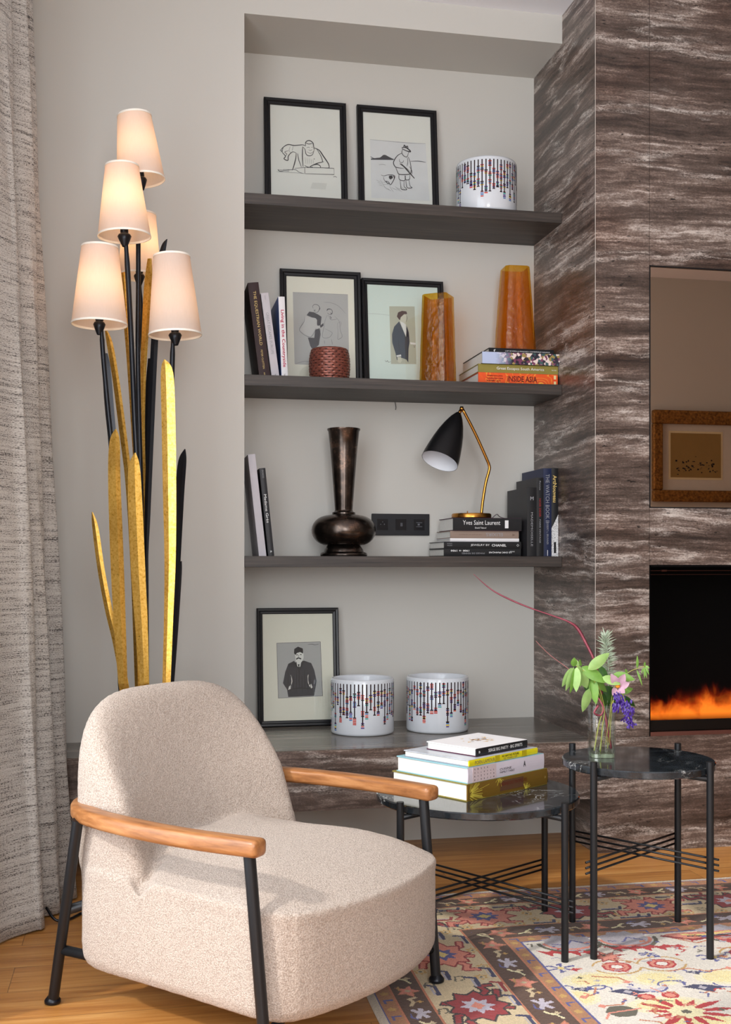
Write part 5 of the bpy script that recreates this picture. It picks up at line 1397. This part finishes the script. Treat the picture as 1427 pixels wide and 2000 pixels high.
# leafy sprig
O = VC + Vector((-.01, .0, .014))
r = empty('leafy_sprig', O); tag(r, 'bright green broad-leaved sprig spreading over the left rim of the glass vase', 'plant')
stem('stem', [V(1160, 1466), V(1168, 1420), V(1176, 1385), V(1168, 1350, -.01), V(1150, 1320, -.02), V(1125, 1300, -.02)], .0018, L_stem, r, O)
stem('stem', [V(1172, 1468, .01), V(1176, 1420), V(1180, 1385), V(1170, 1345, -.015), V(1160, 1330, -.02), V(1148, 1308, -.02)], .0016, L_stem, r, O)
LV = [((1126, 1303), (1125, 1352), 13, 'P'), ((1120, 1303), (1104, 1350), 10, 'P'), ((1116, 1304), (1097, 1342), 9, 'P'), ((1124, 1304), (1112, 1355), 10, 'G'), ((1128, 1302), (1146, 1345), 19, 'P'), ((1130, 1300), (1133, 1342), 12, 'P'),
      ((1120, 1302), (1121, 1284), 9, 'G'), ((1130, 1302), (1120, 1286), 7, 'P'), ((1132, 1300), (1133, 1288), 7, 'G'), ((1136, 1302), (1182, 1334), 17, 'G'), ((1148, 1308), (1190, 1275), 15, 'P'), ((1152, 1318), (1185, 1352), 15, 'G'), ((1156, 1322), (1164, 1376), 14, 'G'),
      ((1150, 1345), (1137, 1391), 14, 'P'), ((1166, 1345), (1196, 1372), 20, 'D'), ((1176, 1322), (1212, 1337), 14, 'P'), ((1140, 1310), (1148, 1355), 12, 'D'), ((1160, 1328), (1176, 1350), 14, 'D'), ((1198, 1316), (1240, 1328), 12, 'G'), ((1205, 1352), (1236, 1345), 12, 'G'), ((1214, 1358), (1240, 1380), 10, 'D'), ((1170, 1300), (1186, 1330), 11, 'D'),
      ((1180, 1340), (1202, 1378), 22, 'D'), ((1172, 1356), (1190, 1384), 16, 'D')]
for i, (a, b, w, k) in enumerate(LV):
    dd = -.03 + .022 * ((i * 7) % 5) / 5 + (.03 if k == 'D' else 0)
    leaf('leaf', V(*a, dd) - O, V(*b, dd - .012 + .02 * (i % 3)) - O, w * 1.38 * VD / 2202, {'P': L_pale, 'G': L_green, 'D': L_dark}[k], r, roll=(-.5, .3, .0, .55)[i % 4])
# rosemary-like sprig
O = VC + Vector((.0, .006, .014)); r = empty('silvery_sprig', O); tag(r, 'silvery needle-leaved sprig rising upright at the back of the vase', 'plant')
stem('stem', [V(1170, 1466, .02), V(1182, 1400, .02), V(1188, 1330, .025), V(1186, 1280, .03), V(1182, 1238, .03)], .0016, L_sage, r, O)
m = MB(); rr = random.Random(9)
for k in range(210):
    f = k / 210; vv = 1324 - 84 * f; uu = 1188 - 6 * f; b = V(uu, vv, .026) - O; a = rr.uniform(0, 2 * PI); up = .25 + .9 * f ** 2; ln = rr.uniform(.016, .034)
    dr = Vector((math.cos(a), math.sin(a) * .9, up * rr.uniform(.5, 1.2))).normalized(); e = b + dr * ln; w = dr.cross(Vector((.1, .9, .2))).normalized() * .0014
    mid = b + dr * ln * .5 + Vector((0, 0, .001)); m.add([b, mid - w, e, mid + w, mid + Vector((0, -.0009, 0))], [(0, 1, 4), (1, 2, 4), (2, 3, 4), (3, 0, 4)])
tag(m.build('needles', L_sage, r), kind='stuff')
# thin sprig to the right
O = VC + Vector((.008, .0, .014)); r = empty('thin_green_sprig', O); tag(r, 'thin arching sprig with narrow leaves reaching right towards the fireplace', 'plant')
stem('stem', [V(1186, 1462), V(1190, 1400), V(1200, 1340), V(1226, 1314), V(1246, 1305), V(1262, 1300)], .0011, L_stem, r, O)
for a, b, w in [((1244, 1306), (1244, 1280), 5), ((1243, 1308), (1254, 1340), 4), ((1258, 1302), (1259, 1292), 4), ((1258, 1302), (1258, 1325), 4), ((1260, 1301), (1267, 1318), 4), ((1256, 1304), (1252, 1316), 3), ((1260, 1300), (1268, 1305), 4), ((1224, 1316), (1221, 1306), 5), ((1216, 1318), (1238, 1326), 6), ((1258, 1304), (1263, 1326), 3)]:
    leaf('leaf', V(*a) - O, V(*b, -.005) - O, w * VD / 2202, L_green, r)
# pink flower
O = V(1206, 1341, -.035); r = empty('pink_flower', O); tag(r, 'pale pink open flower with an orange centre between the leaves', 'flower')
for a, b, w in [((1205, 1338), (1192, 1316), 15), ((1208, 1336), (1220, 1316), 15), ((1210, 1340), (1229, 1334), 15), ((1208, 1344), (1220, 1354), 13), ((1203, 1344), (1195, 1358), 13)]:
    leaf('petal', V(*a, -.035) - O, V(*b, -.045) - O, w * VD / 2202, L_pink, r, fold=-.4)
MB().lathe([(0, -.004), (.006, -.002), (.0065, .003), (.003, .006), (0, .006)], 14).build('flower_centre', plain('orange_stamens', rgb(226, 140, 40), .6), r, smooth=True)
stem('stem', [V(1206, 1342, -.03), V(1196, 1370, -.02), V(1190, 1400, -.01), V(1182, 1455, -.005)], .0013, L_stem, r, O)
# purple flower spikes
O = V(1215, 1375, -.03); r = empty('purple_flower_spike', O); tag(r, 'deep purple flower spikes hanging over the right rim of the vase', 'flower')
stem('stem', [V(1190, 1455), V(1193, 1400, -.01), V(1200, 1362, -.03), V(1212, 1352, -.035), V(1222, 1375, -.04), V(1229, 1412, -.04)], .0013, L_stem, r, O)
rr = random.Random(4); rest = MB(); cnt = 0
sp = [((1206, 1350), (1203, 1384), 60), ((1220, 1368), (1231, 1416), 100), ((1214, 1362), (1236, 1388), 30)]
for (a, b, n) in sp:
    for k in range(n):
        f = rr.random(); u = a[0] + (b[0] - a[0]) * f + rr.gauss(0, 4.6); v = a[1] + (b[1] - a[1]) * f + rr.gauss(0, 2.5); dd = -.035 + rr.gauss(0, .006)
        ang = rr.uniform(-.9, .9) + PI / 2; l = rr.uniform(5, 10)
        leaf('petal', V(u, v, dd) - O, V(u + l * math.cos(ang), v + l * math.sin(ang), dd - .003) - O, rr.uniform(2.8, 5.0) * VD / 2202, L_purple, r, n=4, roll=rr.uniform(-.6, .6), into=None if cnt < 95 else rest); cnt += 1
tag(rest.build('petals', L_purple, r, smooth=True), kind='stuff')
# crimson blade of grass and its short neighbour
O = VC + Vector((.012, 0, .014)); r = empty('crimson_grass_blade', O); tag(r, 'long crimson blade of grass curving up and left from the vase across the stone wall', 'plant')
P = [(1193, 1462, .0, 3.2), (1184, 1410, .0, 3.6), (1176, 1370, .01, 3.4), (1172, 1330, .01, 3.2), (1160, 1290, .01, 3.6), (1147, 1262, .02, 3.8), (1128, 1228, .03, 4.2), (1109, 1214, .03, 2.6), (1080, 1203, .04, 2.0), (1042, 1190, .05, 2.0), (1000, 1173, .06, 2.2), (960, 1152, .07, 1.6), (924, 1121, .08, .6)]
pp = smooth_path([(*V(u, v, dd), w * .78 * VD / 2202) for u, v, dd, w in P], 5)
vw = Vector((math.sin(YAW), math.cos(YAW), 0)); rows = []
for i, q in enumerate(pp):
    a = Vector(pp[max(i - 1, 0)][:3]); b = Vector(pp[min(i + 1, len(pp) - 1)][:3]); t = (b - a).normalized(); sd = t.cross(vw).normalized(); c = Vector(q[:3]) - O; w = q[3]
    rows.append([c - sd * w, c - vw * w * .6, c + sd * w, c + vw * w * .35])
MB().rings(rows).build('blade', L_red, r, smooth=True)
# folded red leaf at the rim
stem('curl', [V(1168, 1378, -.03), V(1160, 1392, -.035), V(1172, 1397, -.03), V(1178, 1384, -.03), V(1170, 1366, -.025), V(1164, 1360, -.02)], .0030, L_red, r, O)
r = empty('pink_grass_blade', O); tag(r, 'short thin pinkish grass blade behind the leaves, left of the vase', 'plant')
stem('blade', [V(1186, 1450, .03), V(1168, 1370, .04), V(1140, 1330, .06), V(1104, 1302, .09), V(1072, 1278, .11), V(1046, 1252, .12)], .0014, leafmat('dusty_pink_stem', (130, 70, 70), (160, 100, 96), .1), r, O)
